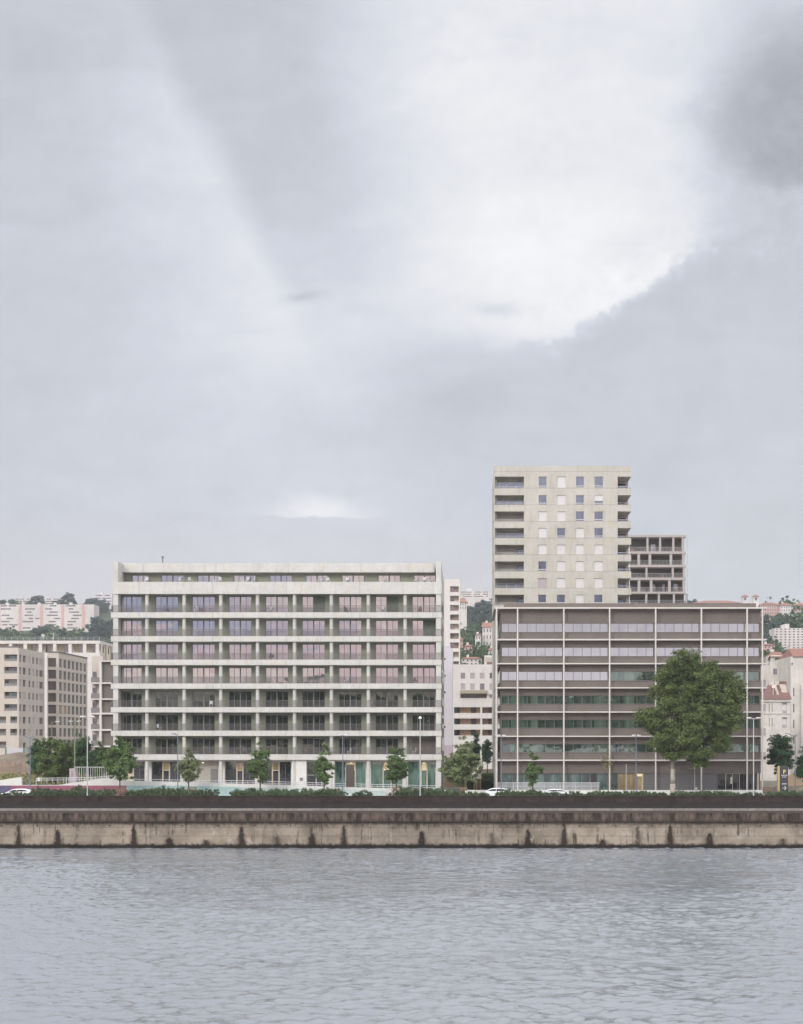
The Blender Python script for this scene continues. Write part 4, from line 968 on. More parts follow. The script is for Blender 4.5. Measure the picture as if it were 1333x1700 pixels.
def gap_buildings():
    # white tower behind
    Y = 435.0; x0, x1 = X(733, Y), X(763.5, Y); zt = Z(961.5, Y)
    t = thing('residential_tower', 'slim white tower with stacked square loggias in the gap between the large buildings', 'building', (X(750, Y), Y, GZ))
    m = MB(); H = zt - GZ; rects = []
    for k in range(12): p = 973.3 + k * 15.6 + (0 if k < 4 else -0.3); rects.append((X(747.3, Y) - x0, X(761.6, Y) - x0, Z(p + 9.5, Y) - GZ, Z(p, Y) - GZ, 2.0, True))
    facade(m, (x0, Y, GZ), 0, x1 - x0, H, rects); shell(m, (x0, Y, GZ), 0, x1 - x0, 14, H); m.build('wall', 'white_wall', t)
    for i, r in enumerate(rects):
        MB().box(x0 + r[0] + .05, x0 + r[0] + 1.15, Y + 1.85, Y + 1.98, GZ + r[2], GZ + r[3] - .1).build('window', 'glass_lilac' if i % 2 == 0 else 'shutter_pink', t)
        MB().box(x0 + r[0] + 1.25, x0 + r[1] - .05, Y + 1.9, Y + 1.98, GZ + r[2], GZ + r[3] - .1).build('loggia_panel', 'cream_wall', t)
        if i % 3 != 1: MB().box(x0 + r[0] + .1, x0 + r[1] - .2, Y + .4, Y + .8, GZ + r[2], GZ + r[2] + .4).build('planter', 'brown_tile', t)
    # blank lilac white gable
    Y = 330.0; x0, x1 = X(728, Y), X(751.5, Y)
    t = thing('gable_building', 'blank lilac white gable wall with tiny dark windows just right of the concrete building', 'building', (X(745, Y), Y, GZ))
    m = MB(); H = Z(1072, Y) - GZ; H2 = Z(1086, Y) - GZ
    m.prism([(x0, GZ), (x1, GZ), (x1, GZ + H - .9), (x1 - .5, GZ + H - .35), (x1 - .9, GZ + H), (x0, GZ + H)], Y, Y + 12); m.build('wall', 'lilac_wall', t)
    for p, q in ((738.7, 1094), (738.7, 1122), (738.5, 1149.5), (738.5, 1207)): MB().box(X(p - .9, Y), X(p + .9, Y), Y - .03, Y, Z(q + 1.7, Y), Z(q - 1.7, Y)).build('window', 'glass_dark', t)
    MB().box(x0, X(751, Y), Y - .15, Y - .02, GZ, Z(1237, Y)).build('base_wall', 'shutter_pink', t)
    # beige apartment building with three loggia rows
    Y = 320.0; x0, x1 = X(751.8, Y), X(826, Y)
    t = thing('apartment_building', 'beige building with lilac blinds, a brown awning and three warm loggias in the gap', 'building', (X(785, Y), Y, GZ))
    m = MB(); H = Z(1103, Y) - GZ; rects = []; wn = []
    for j, p in enumerate((764.8, 780.8, 796.8, 812.8)):
        for k, r in enumerate((1117, 1134.8)):
            rr = (X(p, Y) - x0, X(p + 7.4, Y) - x0, Z(r + (9.6 if k == 0 else 10.5), Y) - GZ, Z(r, Y) - GZ, .2); rects.append(rr); wn.append((rr, (j + k) % 3))
    rects.append((X(764.3, Y) - x0, X(808, Y) - x0, Z(1159, Y) - GZ, Z(1149, Y) - GZ, 2.0, True))
    for r in (1174, 1192.7, 1211.3):
        rects.append((X(753.8, Y) - x0, X(797.3, Y) - x0, Z(r + 9.8, Y) - GZ, Z(r, Y) - GZ, 2.0, False)); rects.append((X(800.6, Y) - x0, X(818, Y) - x0, Z(r + 9.8, Y) - GZ, Z(r, Y) - GZ, 2.0, False))
    facade(m, (x0, Y, GZ), 0, x1 - x0, H, rects); shell(m, (x0, Y, GZ), 0, x1 - x0, 14, H); m.build('wall', 'white_wall', t)
    for rr, k in wn: 
        if k: panel(t, (x0, Y, GZ), 0, rr[0], rr[2], rr[1] - rr[0], rr[3] - rr[2], .1, 'shutter_pink', 'blind')
        else: window(t, (x0, Y, GZ), 0, rr[0], rr[2], rr[1] - rr[0], rr[3] - rr[2], .1, 'frame_grey', 'glass_lilac', 2, 1, .1)
    for i, rr in enumerate(rects[9:]):
        MB().box(x0 + rr[0] - .1, x0 + rr[1] + .1, Y + 2.0, Y + 2.1, GZ + rr[2], GZ + rr[3]).build('loggia_wall', 'peach_wall', t)
        if i % 2 == 0:
            MB().box(X(754, Y), X(763, Y), Y + 1.8, Y + 1.98, GZ + rr[2], GZ + rr[3] - .05).build('window', 'glass_far', t)
            MB().box(X(782, Y + 2), X(790.5, Y + 2), Y + 1.85, Y + 1.98, GZ + rr[2], GZ + rr[3]).build('shutter', 'brown_panel_dark', t)
        else: MB().box(X(810.5, Y + 2), X(815.5, Y + 2), Y + 1.85, Y + 1.98, GZ + rr[2], GZ + rr[3]).build('shutter', 'wood', t)
    m = MB(); m.prism_x([(Y - 1.0, Z(1151.5, Y)), (Y, Z(1151.5, Y) - .02), (Y, Z(1146, Y)), (Y - .1, Z(1146, Y))], X(764, Y), X(808.6, Y)); m.build('awning', 'awning', t)
    MB().box(X(812.5, Y), X(818, Y), Y - .03, Y, Z(1158.5, Y), Z(1152.5, Y)).build('window', 'frame_grey', t)
    MB().box(X(804.5, Y + 2), X(826, Y + 2), Y + 2, Y + 10, GZ + H, Z(1087, Y)).build('roof_house', 'white_wall', t)
    MB().box(X(805, Y + 2), X(818, Y + 2), Y + 1.9, Y + 2, Z(1098, Y), Z(1090.5, Y)).build('roof_house_panel', 'shutter_beige', t)
    MB().box(X(808, Y + 2), X(818, Y + 2), Y + 1.85, Y + 1.9, Z(1104, Y), Z(1098.5, Y)).build('louvre', 'brown_tile', t)
    m = MB(); x = X(815, Y)
    MB().box(X(788, Y), X(797, Y), Y - .02, Y, Z(1262, Y), Z(1235, Y)).build('ground_shutter', 'brown_panel_dark', t)
    MB().box(X(800, Y), X(804, Y), Y - .02, Y, Z(1262, Y), Z(1235, Y)).build('ground_shutter', 'brown_panel_dark', t)
    # beige wall and steps of the passage
    Y = 232.0; t = thing('garden_wall', 'pinkish stone garden wall behind the small tree in the passage', 'wall', (X(755, Y), Y, GZ))
    MB().prism([(X(738, Y), GZ), (X(778, Y), GZ), (X(778, Y), Z(1300, Y)), (X(765, Y), Z(1293, Y)), (X(738, Y), Z(1276, Y))], Y, Y + .5).build('wall', 'peach_wall', t)
    Y = 262.0; t = thing('garden_terrace', 'pale stepped terrace walls at the back of the passage', 'terrace', (X(805, Y), Y, GZ))
    for a, b, p, q in ((1277, 1284, 798, 826), (1291.5, 1293.5, 775, 826)): MB().box(X(p, Y), X(q, Y), Y - (0 if a < 1280 else 14), Y + 1 - (0 if a < 1280 else 14), Z(b, Y - (0 if a < 1280 else 14)) - 1.2, Z(a, Y - (0 if a < 1280 else 14))).build('step_wall', 'stone', t)
    Y = 222.0; t = thing('hedge', 'clipped green hedge across the passage behind the wooden gate', 'hedge', (X(800, Y), Y, GZ))
    c = np.random.default_rng(3).uniform((X(775, Y), Y, GZ), (X(824, Y), Y + 1.5, Z(1294, Y)), (5000, 3)); mk('foliage', leaves_mesh('foliage', c - np.array([X(800, Y), Y, GZ]), .2, 'leaf_dark', 4), t, (X(800, Y), Y, GZ))
    Y = 236.0; t = thing('hedge', 'brown green hedge on the slope above the passage gate', 'hedge', (X(812, Y), Y, GZ))
    c = np.random.default_rng(5).uniform((X(800, Y), Y, GZ), (X(822, Y), Y + 2, Z(1284, Y)), (4000, 3)); mk('foliage', leaves_mesh('foliage', c - np.array([X(812, Y), Y, GZ]), .25, 'leaf_olive', 6), t, (X(812, Y), Y, GZ))
    Y = 215.0; t = thing('wooden_gate', 'small pale wooden gate frame in the passage beside the hedge', 'gate', (X(792, Y), Y, GZ)); z1 = Z(1293, Y)
    for p in (787, 791.5, 797.5): MB().box(X(p, Y) - .07, X(p, Y) + .07, Y, Y + .14, GZ, z1).build('post', 'pale_wood', t)
    MB().box(X(787, Y), X(797.5, Y), Y - .01, Y + .1, z1 - .1, z1).build('lintel', 'pale_wood', t); MB().box(X(788, Y), X(797, Y), Y + .15, Y + .2, GZ, z1 - .3).build('panel', 'wood', t)
gap_buildings()

def right_buildings():
    Y = 300.0; x0, x1 = X(1262, Y), X(1318, Y)
    t = thing('apartment_building', 'white apartment building with a terrace and red roof behind the brown roofed house', 'building', (X(1290, Y), Y, GZ))
    m = MB(); H = Z(1106, Y) - GZ; rects = []
    for r in (1110, ): rects += [(X(p, Y) - x0, X(q, Y) - x0, Z(r + 10, Y) - GZ, Z(r, Y) - GZ, .3, True) for p, q in ((1283.5, 1290.5), (1301, 1309))]
    facade(m, (x0, Y, GZ), 0, x1 - x0, H, rects); shell(m, (x0, Y, GZ), 0, x1 - x0, 16, H); m.build('wall', 'old_white_wall', t)
    for p, q in ((1283.5, 1290.5), (1301, 1309)): MB().box(X(p, Y), X(q, Y), Y + .15, Y + .25, Z(1120, Y), Z(1110, Y)).build('window', 'glass_lilac', t)
    MB().box(X(1279, Y + 4), X(1318, Y + 4), Y + 4, Y + 14, GZ + H, Z(1086, Y)).build('upper_wall', 'old_white_wall', t)
    m = MB(); ya = Y + 3.5; yb = Y + 14; m.q((X(1277, ya), ya, Z(1090, ya)), (X(1299, ya), ya, Z(1090, ya)), (X(1297, yb), yb, Z(1082, yb)), (X(1280, yb), yb, Z(1082, yb))); m.q((X(1277, ya), ya, Z(1090, ya)), (X(1280, yb), yb, Z(1082, yb)), (X(1280, yb), yb, Z(1095, yb)), (X(1274, ya), ya, Z(1097, ya))); m.build('roof', 'roof_tile', t)
    MB().box(X(1288, Y + 3), X(1300, Y + 3), Y + 3, Y + 4, Z(1093.5, Y), Z(1091, Y)).build('roof_planting', 'leaf_dark', t)
    m = MB(); z = GZ + H; m.box(x0 + 1, x1, Y + .1, Y + .15, z + .8, z + .86)
    for i in range(12): m.box(x0 + 1 + i * .5, x0 + 1.05 + i * .5, Y + .1, Y + .15, z, z + .8)
    m.build('terrace_rail', 'rail_white', t)
    for p in (1290, 1302): MB().box(X(p - 2, Y + 4), X(p + 2.5, Y + 4), Y + 3.95, Y + 4, Z(1105, Y), Z(1101.5, Y)).build('window', 'glass_far', t)
    # tall white building at the edge
    Y = 288.0; x0, x1 = X(1312.5, Y), X(1370, Y)
    t = thing('apartment_building', 'tall plain white building with narrow window slots at the right edge of the picture', 'building', (X(1330, Y), Y, GZ))
    m = MB(); H = Z(1090, Y) - GZ; rects = []
    for r in (1142, 1168.5, 1195, 1221): rects += [(X(1316.8, Y) - x0, X(1318.8, Y) - x0, Z(r + 14, Y) - GZ, Z(r, Y) - GZ, .3, True)]
    rects.append((X(1313.8, Y) - x0, X(1316.2, Y) - x0, Z(1104.5, Y) - GZ, Z(1100, Y) - GZ, .3, True))
    facade(m, (x0, Y, GZ), 0, x1 - x0, H, rects); shell(m, (x0, Y, GZ), 0, x1 - x0, 14, H); m.build('wall', 'old_white_wall', t)
    for r in rects: MB().box(x0 + r[0], x0 + r[1], Y + .2, Y + .28, GZ + r[2], GZ + r[3]).build('window', 'glass_far', t)
    m = MB(); z = GZ + H; m.q((X(1315.5, Y), Y - .4, z), (X(1362, Y), Y - .4, z), (X(1356, Y), Y + 7, z + 2.0), (X(1322, Y), Y + 7, z + 2.0)); m.q((X(1315.5, Y), Y - .4, z), (X(1322, Y), Y + 7, z + 2.0), (X(1315.5, Y), Y + 14, z)); m.build('roof', 'roof_tile', t)
    m = MB(); x = X(1328, Y); m.tube((x, Y - .3, Z(1137, Y)), (x, Y - .3, GZ), .09); m.build('downpipe', 'shutter_pink', t)
    # brown roofed house
    Y = 268.0; x0, x1 = X(1262, Y), X(1312, Y); zt = Z(1160.5, Y)
    t = thing('house', 'old white house with a steep brown tiled roof and chimneys right of the brown building', 'house', (X(1292, Y), Y, GZ))
    m = MB(); H = zt - GZ; rects = []
    for r in (1168, 1192): 
        rects.append((X(1299, Y) - x0, X(1306, Y) - x0, Z(r + 14, Y) - GZ, Z(r + .5, Y) - GZ, .25, True)); rects.append((X(1276.3, Y) - x0, X(1277.8, Y) - x0, Z(r + 14, Y) - GZ, Z(r, Y) - GZ, .25, True)); rects.append((X(1281, Y) - x0, X(1282.6, Y) - x0, Z(r + 14, Y) - GZ, Z(r, Y) - GZ, .25, True))
    facade(m, (x0, Y, GZ), 0, x1 - x0, H, rects); shell(m, (x0, Y, GZ), 0, x1 - x0, 10, H)
    m.box(x0, x1, Y - .15, Y, Z(1185, Y), Z(1184, Y)); m.box(x0, x1, Y - .25, Y - .0, zt - .5, zt); m.build('wall', 'old_white_wall', t)
    for i, r in enumerate(rects):
        MB().box(x0 + r[0] + .02, x0 + r[1] - .02, Y + .12, Y + .2, GZ + r[2], GZ + r[3]).build('shutter', 'shutter_white' if i % 3 == 0 else 'shutter_beige', t)
        if i % 3 == 0: MB().box(x0 + r[0] - .05, x0 + r[1] + .05, Y - .08, Y - .002, GZ + r[3], GZ + r[3] + .22).build('lintel', 'frame_grey', t); MB().box(x0 + r[0], x0 + r[1], Y - .12, Y - .002, GZ + r[2] - .1, GZ + r[2] + .35).build('window_rail', 'shutter_pink', t)
    zr = Z(1137.5, Y + 5); m = MB(); m.q((x0, Y - .5, zt), (x1 + .2, Y - .5, zt), (x1 + .2, Y + 5, zr), (X(1275, Y + 5), Y + 5, zr)); m.q((x1 + .2, Y - .5, zt), (x1 + .2, Y + 10, zt), (x1 + .2, Y + 5, zr)); m.q((x0, Y - .5, zt), (X(1275, Y + 5), Y + 5, zr), (x1 + .2, Y + 5, zr), (x1 + .2, Y + 10, zt), (x0, Y + 10, zt))
    m.build('roof', 'brown_tile', t)
    m = MB(); m.prism_x([(Y + 1, zt + .8), (Y + 5.5, zt + 1.2), (Y + 5.5, zr + .3), (Y + 4, zr + .1)], X(1286, Y + 3), X(1290, Y + 3)); m.prism_x([(Y + 2, zt + 1.2), (Y + 5.5, zt + 1.2), (Y + 5.5, zr + .3), (Y + 4, zr + .1)], X(1296, Y + 3), X(1306, Y + 3)); m.build('roof_gable', 'stone', t)
    for p, q, a in ((1277, 1285, 1131.5), (1286.5, 1294, 1131)): MB().box(X(p, Y + 5), X(q, Y + 5), Y + 5, Y + 5.8, zr - .6, Z(a, Y + 5)).build('chimney', 'old_white_wall', t)
    MB().box(X(1295.5, Y + 4), X(1306, Y + 4), Y + 4.2, Y + 5, zr - .5, Z(1131, Y + 4)).build('chimney', 'brown_tile', t)
    t = thing('satellite_dish', 'round pale satellite dish on a mast over the brown tiled roof', 'dish', (X(1283.5, Y), Y + 1, zr - 1.6)); m = MB(); x = X(1283.5, Y + 1)
    m.tube((x, Y + 1, zr - 1.9), (x, Y + 1, Z(1122, Y)), .04); m.tube((x, Y + .7, Z(1139.5, Y)), (x, Y + .9, Z(1139.5, Y)), .32, .30, 16); m.build('dish', 'dish', t)
    Y = 240.0; t = thing('garden_wall', 'low pinkish wall with a sloping red roof edge at the right edge of the street', 'wall', (X(1325, Y), Y, GZ))
    MB().prism([(X(1308, Y), GZ), (X(1350, Y), GZ), (X(1350, Y), Z(1268, Y)), (X(1332, Y), Z(1277, Y)), (X(1308, Y), Z(1288, Y))], Y, Y + .6).build('wall', 'peach_wall', t)
    MB().prism([(X(1318, Y), Z(1287, Y)), (X(1350, Y), Z(1290, Y)), (X(1350, Y), Z(1275, Y)), (X(1318, Y), Z(1281, Y))], Y - .3, Y).build('roof_edge', 'brown_tile', t)
    Y = 214.0; t = thing('street_wall', 'low pale street wall at the right end of the street behind the shrubs', 'wall', (X(1310, Y), Y, GZ))
    MB().box(X(1268, Y), X(1345, Y), Y, Y + .4, GZ, Z(1306, Y)).build('wall', 'stone', t)
right_buildings()

# ================================================================= hillside
def slab_block(name, label, px0, px1, py0, py1, Y, floors, mat, bandmat, stripes=(), depth=14, win='band', cat='building', cols=0):
    x0, x1 = X(px0, Y), X(px1, Y); zt = Z(py0, Y); zb = min(Z(py1, Y), hill((x0 + x1) / 2, Y)) - 2; t = thing(name, label, cat, ((x0 + x1) / 2, Y, zb))
    H = zt - zb; m = MB(); fh = (zt - Z(py1, Y)) / floors; rects = []
    r = random.Random(int(px0)); cuts = [0.4] + [s - x0 for s in []]
    for k in range(floors):
        z1 = H - k * fh - fh * .22; z0 = z1 - fh * .42
        if win == 'band':
            x = .8
            while x < x1 - x0 - 1.5:
                w = r.uniform(3, 9); w = min(w, x1 - x0 - .6 - x)
                if not any(abs(X(s, Y) - x0 - (x + w / 2)) < w / 2 + 1.2 for s in stripes) and w > .6: rects.append((x, x + w, z0, z1))
                x += w + r.uniform(.8, 2.0)
        else:
            n = cols or max(2, int((x1 - x0) / 3)); st = (x1 - x0) / n
            for i in range(n): rects.append((st * (i + .28), st * (i + .72), z0, z1))
    facade(m, (x0, Y, zb), 0, x1 - x0, H, [q + (.5,) for q in rects]); shell(m, (x0, Y, zb), 0, x1 - x0, depth, H)
    if not stripes: m.box(x0 + (x1 - x0) * .3, x0 + (x1 - x0) * .42, Y + 3, Y + 8, zt, zt + 2)
    for s in range(int((x1 - x0) / 11)):
        xx = x0 + 4 + s * 11; m.box(xx, xx + 1.6, Y + 4, Y + 7, zt, zt + 1.6)
    m.build('wall', mat, t)
    b = MB()
    for k in range(floors):
        z1 = H - k * fh - fh * .22; z0 = z1 - fh * .42; b.box(x0 + .3, x1 - .3, Y + .40, Y + .48, zb + z0, zb + z1)
    o = b.build('window_bands', bandmat, t); o.name = 'window_band'
    for s in stripes: MB().box(X(s, Y) - 1.0, X(s, Y) + 1.0, Y - .15, Y - .01, zb, zt - .5).build('painted_strip', 'coral_paint', t)
    return t
def house(label, px0, px1, py_eave, py_base, Y, roof_h, mat, roofm='roof_tile', hip=True, floors=2, cols=3, depth=9):
    x0, x1 = X(px0, Y), X(px1, Y); ze = Z(py_eave, Y); zb = min(Z(py_base, Y), hill((x0 + x1) / 2, Y)) - 1.5; t = thing('house', label, 'house', ((x0 + x1) / 2, Y, zb))
    m = MB(); H = ze - zb; vis = ze - Z(py_base, Y); rects = []; fh = vis / floors
    for k in range(floors):
        st = (x1 - x0) / cols
        for i in range(cols): rects.append((st * (i + .33), st * (i + .67), H - k * fh - fh * .78, H - k * fh - fh * .25, .25, False))
    facade(m, (x0, Y, zb), 0, x1 - x0, H, rects); shell(m, (x0, Y, zb), 0, x1 - x0, depth, H); m.build('wall', mat, t)
    w = MB(); 
    for r in rects: MB().box(x0 + r[0], x0 + r[1], Y + .15, Y + .22, zb + r[2], zb + r[3]).build('window', 'glass_far', t) if len(rects) < 12 else w.box(x0 + r[0], x0 + r[1], Y + .15, Y + .22, zb + r[2], zb + r[3])
    if w.v: w.build('window', 'glass_far', t)
    if roof_h:
        o = .5; rz = ze + roof_h; k = (x1 - x0) * .3 if hip else 0; m = MB(); ym = Y + depth / 2
        a, b, c, d = (x0 - o, Y - o, ze), (x1 + o, Y - o, ze), (x1 + o, Y + depth + o, ze), (x0 - o, Y + depth + o, ze); e, f = (x0 + k, ym, rz), (x1 - k, ym, rz)
        m.q(a, b, f, e); m.q(b, c, f); m.q(c, d, e, f); m.q(d, a, e); m.q(a, d, c, b); rf = m.build('roof', roofm, t)
        MB().box(x0 + (x1 - x0) * .25, x0 + (x1 - x0) * .25 + .9, ym - .4, ym + .6, ze, rz + .8).build('chimney', 'old_white_wall', rf, WL[rf.name])
    return t
def hillside():
    slab_block('housing_slab', 'long white housing slab with coral vertical stripes on the left hillside', -30, 156, 1003.5, 1056, 1010, 10, 'far_white', 'glass_far_pale', (-2, 33.5, 69, 104, 138.5), 14)
    slab_block('hilltop_block', 'low cream block behind the dark trees on top of the left hill', 24, 104, 993, 1004, 1240, 3, 'far_white', 'glass_far_pale')
    slab_block('hilltop_block', 'white and lilac banded apartment block behind the concrete building on the left hill', 156.5, 186, 986.5, 1034, 1230, 10, 'far_white', 'glass_lilac', (), 14)
    slab_block('hilltop_block', 'low white apartment block on the skyline above the trees in the gap', 763, 812, 981.5, 992, 900, 3, 'far_white', 'glass_far_pale')
    slab_block('hilltop_block', 'white terraced apartment building on the right hillside below the red roofed institution', 1286, 1350, 1042.5, 1082, 640, 9, 'far_white', 'glass_far', (), 12, 'win', cols=9)
    slab_block('hilltop_block', 'low lilac white block with dark arches between trees on the right hillside', 1298, 1350, 1026, 1040, 760, 2, 'far_white', 'glass_lilac', (), 10)
    # institution with red roofs, church with twin towers
    def inst(label, a, b, e, base, Y, mat, n): return house(label, a, b, e, base, Y, 1.9, mat, 'roof_tile', True, 3, n, 12)
    inst('long cream institution building with a red tiled roof on the right skyline', 1148, 1236, 1001, 1024, 860, 'far_white', 16)
    inst('pink painted wing with a red roof right of the twin towered church', 1262, 1296, 1004, 1021, 850, 'far_pink', 9)
    inst('orange and cream building with a red roof at the right end of the skyline', 1296, 1316, 1005, 1021, 846, 'far_white', 5)
    inst('coral painted wing with a red roof at the right edge of the skyline', 1316.3, 1352, 1005, 1021, 848, 'far_pink', 8)
    Y = 852.0; t = thing('church', 'cream church with two small red capped towers on the right skyline', 'church', (X(1245, Y), Y, hill(X(1245, Y), Y)))
    zb = Z(1024, Y)
    for p in (1237, 1255):
        x = X(p, Y); m = MB(); m.box(x - 1.5, x + 1.5, Y, Y + 3, zb, Z(990.5, Y)); tw = m.build('bell_tower', 'far_white', t)
        MB().box(x - .6, x + .6, Y - .06, Y, Z(996.5, Y), Z(992, Y)).build('belfry_opening', 'glass_far', tw, WL[tw.name])
        m = MB(); zt = Z(990.5, Y)
        c = [(x - 2.1, Y - .6, zt), (x + 2.1, Y - .6, zt), (x + 2.1, Y + 3.6, zt), (x - 2.1, Y + 3.6, zt)]; ap = (x, Y + 1.5, zt + 1.5)
        for i in range(4): m.q(c[i], c[(i + 1) % 4], ap)
        m.q(*c[::-1]); m.build('tower_roof', 'roof_tile', tw, WL[tw.name])
    m = MB(); x0, x1 = X(1239.5, Y), X(1252.5, Y); xm = (x0 + x1) / 2; m.prism([(x0, zb), (x1, zb), (x1, Z(1003, Y)), (xm, Z(998, Y)), (x0, Z(1003, Y))], Y + .5, Y + 12); m.build('nave', 'far_white', t)
    # village houses in the gap
    house('white house with a red roof low in the gap, below the hill trees', 766, 800, 1093.5, 1105, 545, .9, 'far_white', cols=5, floors=2)
    house('white gabled house above the pink roofs on the slope in the gap', 789, 798, 1054, 1072, 640, .8, 'far_white', cols=2)
    house('tall white house at the right of the gap on the slope', 801, 822, 1041, 1074, 650, 2.4, 'far_white', cols=4, floors=3, hip=False)
    house('small pink roofed house half hidden by trees in the gap', 771, 784, 1073, 1090, 575, 1.0, 'far_pink', cols=2)
    house('pink sided house at the left edge of the gap among trees', 758, 768, 1062, 1075, 600, 1.4, 'far_pink', cols=2)
    house('pale house with a dark red roof high on the wooded slope in the gap', 762, 775, 1000, 1012, 800, 3.0, 'far_white', cols=3)
    house('small red roofed house at the right end of the gap', 811, 824, 1079, 1100, 560, 1.2, 'far_white', cols=2)
    house('low orange roofed house next to the white terraced block on the right hillside', 1268, 1286, 1071, 1078, 600, .9, 'far_pink', cols=3, floors=1)
    house('white house with a red hipped roof in front of the right hillside trees', 1279, 1302, 1090, 1110, 420, 1.4, 'far_white', cols=3)
    house('broad house with orange tiles behind the tall white building', 1303, 1350, 1089, 1110, 400, 1.8, 'far_white', cols=5)
    house('small white villa among trees left of the right hillside block', 1268, 1279, 1026, 1040, 720, 1.0, 'far_white', cols=2)
    # trees: four crown shapes shared by every distant tree
    protos = []
    for k, (w, h, mt) in enumerate(((9, 8.5, 'leaf_hill'), (8, 9, 'leaf_hill_dark'), (6, 11, 'leaf_hill_dark'), (10, 8, 'leaf_hill'))):
        pb = profile_blobs(w, h, 1.5, [(0, .5), (.25, .95), (.6, 1.0), (.85, .65), (1.0, .2)] if k != 2 else [(0, .8), (.3, .9), (.6, .6), (1.0, .08)], 30 + k)
        c, _ = clumps(pb, 70, 2200, 1.0, 40 + k, .5); tm = MB(); tm.path([(0, 0, -1.5), (0, 0, h * .6)], [.3, .15], 6)
        protos.append((leaves_mesh('crown', c, .75, mt, k), tm.mesh('trunk', 'bark')))
    r = random.Random(9)
    def ht(px, pyb, Y, s, k, label, group):
        tp_ = pyb; Y = min([Y + q * 8 for q in range(-28, 29)], key=lambda yy: abs(Z(tp_, yy) - (11 if k == 2 else 10) * s - hill(X(px, yy), yy)) + abs(yy - Y) * .01)
        x = X(px, Y); z = hill(x, Y) - .3; s = max(.5, min(2.4, (Z(tp_, Y) - z) / (11 if k == 2 else 10))); t = thing('hillside_tree', label, 'tree', (x, Y, z), group)
        for me, nm in zip(protos[k], ('crown', 'trunk')):
            o = mk(nm, me, t, (x, Y, z))
        t.scale = (s, s, s * r.uniform(.85, 1.15)); t.rotation_euler = (0, 0, r.uniform(0, 6))
    g = 'trees in front of the striped housing slab'; lb = 'green tree in the row below the striped housing slab'
    for i in range(26):
        px = -12 + i * 8.0 + r.uniform(-2, 2); Y = 900 + r.uniform(-60, 60); tp = 1038 + 9 * abs(math.sin(i * 1.7)) + (4 if i > 18 else 0); s = r.uniform(.9, 1.4)
        k = r.randrange(4); hgt = 10 if k != 2 else 12; ht(px, tp, Y, s, k, lb, g)
    for i in range(16):
        px = 158 + (i % 5) * 7 + r.uniform(-2, 2); Y = 1050 + (i // 5) * 25; s = r.uniform(1.1, 1.5); tp = 1027 + (i // 5) * 9 + r.uniform(-2, 2); ht(px, tp, Y, s, 1, 'dark green tree below the lilac banded block', 'trees below the lilac banded block')
    g = 'dark skyline trees on the left hill'; lb = 'dark tree on the skyline of the left hill'
    for px, tp, s in ((3, 992, 1.1), (10, 995, .9), (18, 997, .9), (26, 996, .7), (38, 999, .8), (49, 997, 1.0), (57, 999, .8), (60, 984, 1.5), (68, 990, .9), (78, 1001, .7), (91, 999, .9), (104, 992, 1.5), (113, 990, 1.9), (122, 998, 1.2), (131, 1001, 1.0), (136, 1003, .8), (150, 989, 1.5), (157, 993, 1.5), (168, 994, 1.2), (175, 997, 1.1), (146, 999, .9)):
        Y = 1180 + r.uniform(-20, 20); ht(px, tp, Y, s, 1 if s > .8 else 3, lb, g)
    g = 'trees on the wooded slope in the gap'; lb = 'tree on the wooded slope in the gap between the large buildings'
    for row, (tp0, Y, n) in enumerate(((990, 800, 7), (999, 770, 8), (1010, 740, 8), (1022, 715, 8), (1030, 690, 8), (1041, 665, 7), (1052, 640, 6), (1062, 615, 6), (1071, 600, 4), (1077, 585, 6), (1084, 558, 7), (1098, 505, 8))):
        for i in range(n):
            px = 764 + i * (58 / max(1, n - 1)) + r.uniform(-3, 3)
            if row == 0 and px < 778: continue
            if row in (5, 6, 7) and px > 786 and row != 7: px = 764 + (px - 764) * .35
            s = r.uniform(.75, 1.15) * (1.15 if row < 3 else .8); k = (1 if row < 4 else (0 if r.random() < .7 else 3))
            if row == 0: k = 2 if px > 795 else 1
            tp = tp0 + r.uniform(-3, 3) + (6 if px < 780 and row < 3 else 0); ht(px, tp, Y, s, k, lb, g)
    g = 'trees on the right hillside'; lb = 'tree on the right hillside beside the brown building'
    for row, (tp0, Y, a, b, n) in enumerate(((1013, 830, 1266, 1345, 12), (1040, 640, 1266, 1345, 14), (1022, 780, 1266, 1345, 12), (1017, 800, 1272, 1300, 6), (1026, 770, 1266, 1298, 7), (1035, 740, 1266, 1296, 7), (1046, 700, 1266, 1288, 6), (1056, 670, 1266, 1286, 5), (1064, 640, 1268, 1284, 4), (1077, 560, 1266, 1340, 11), (1084, 520, 1266, 1300, 6))):
        for i in range(n):
            px = a + (b - a) * i / (n - 1) + r.uniform(-2, 2); s = r.uniform(.7, 1.05) * (Y / 760); tp = tp0 + r.uniform(-3, 3); k = (1, 0, 1, 3)[(i + row) % 4]; ht(px, tp, Y, s, k, lb, g)
    for px, tp, s, k, lb in ((1274, 991.5, .7, 2, 'small pointed tree above the pink wing on the skyline'), (1305, 992.5, .8, 3, 'flat topped pine above the red roofs on the skyline'), (1321, 996, .6, 3, 'low tree above the coral wing at the right edge of the skyline'), (1331, 1006, 1.7, 0, 'large green tree at the right edge below the coral wing'), (1146, 994, 1.2, 1, 'dark tree just right of the recessed block on the skyline'), (1209, 998, .6, 3, 'small shrubby tree left of the twin towers')):
        Y = 835; ht(px, tp, Y, s, k, lb, None)
hillside()

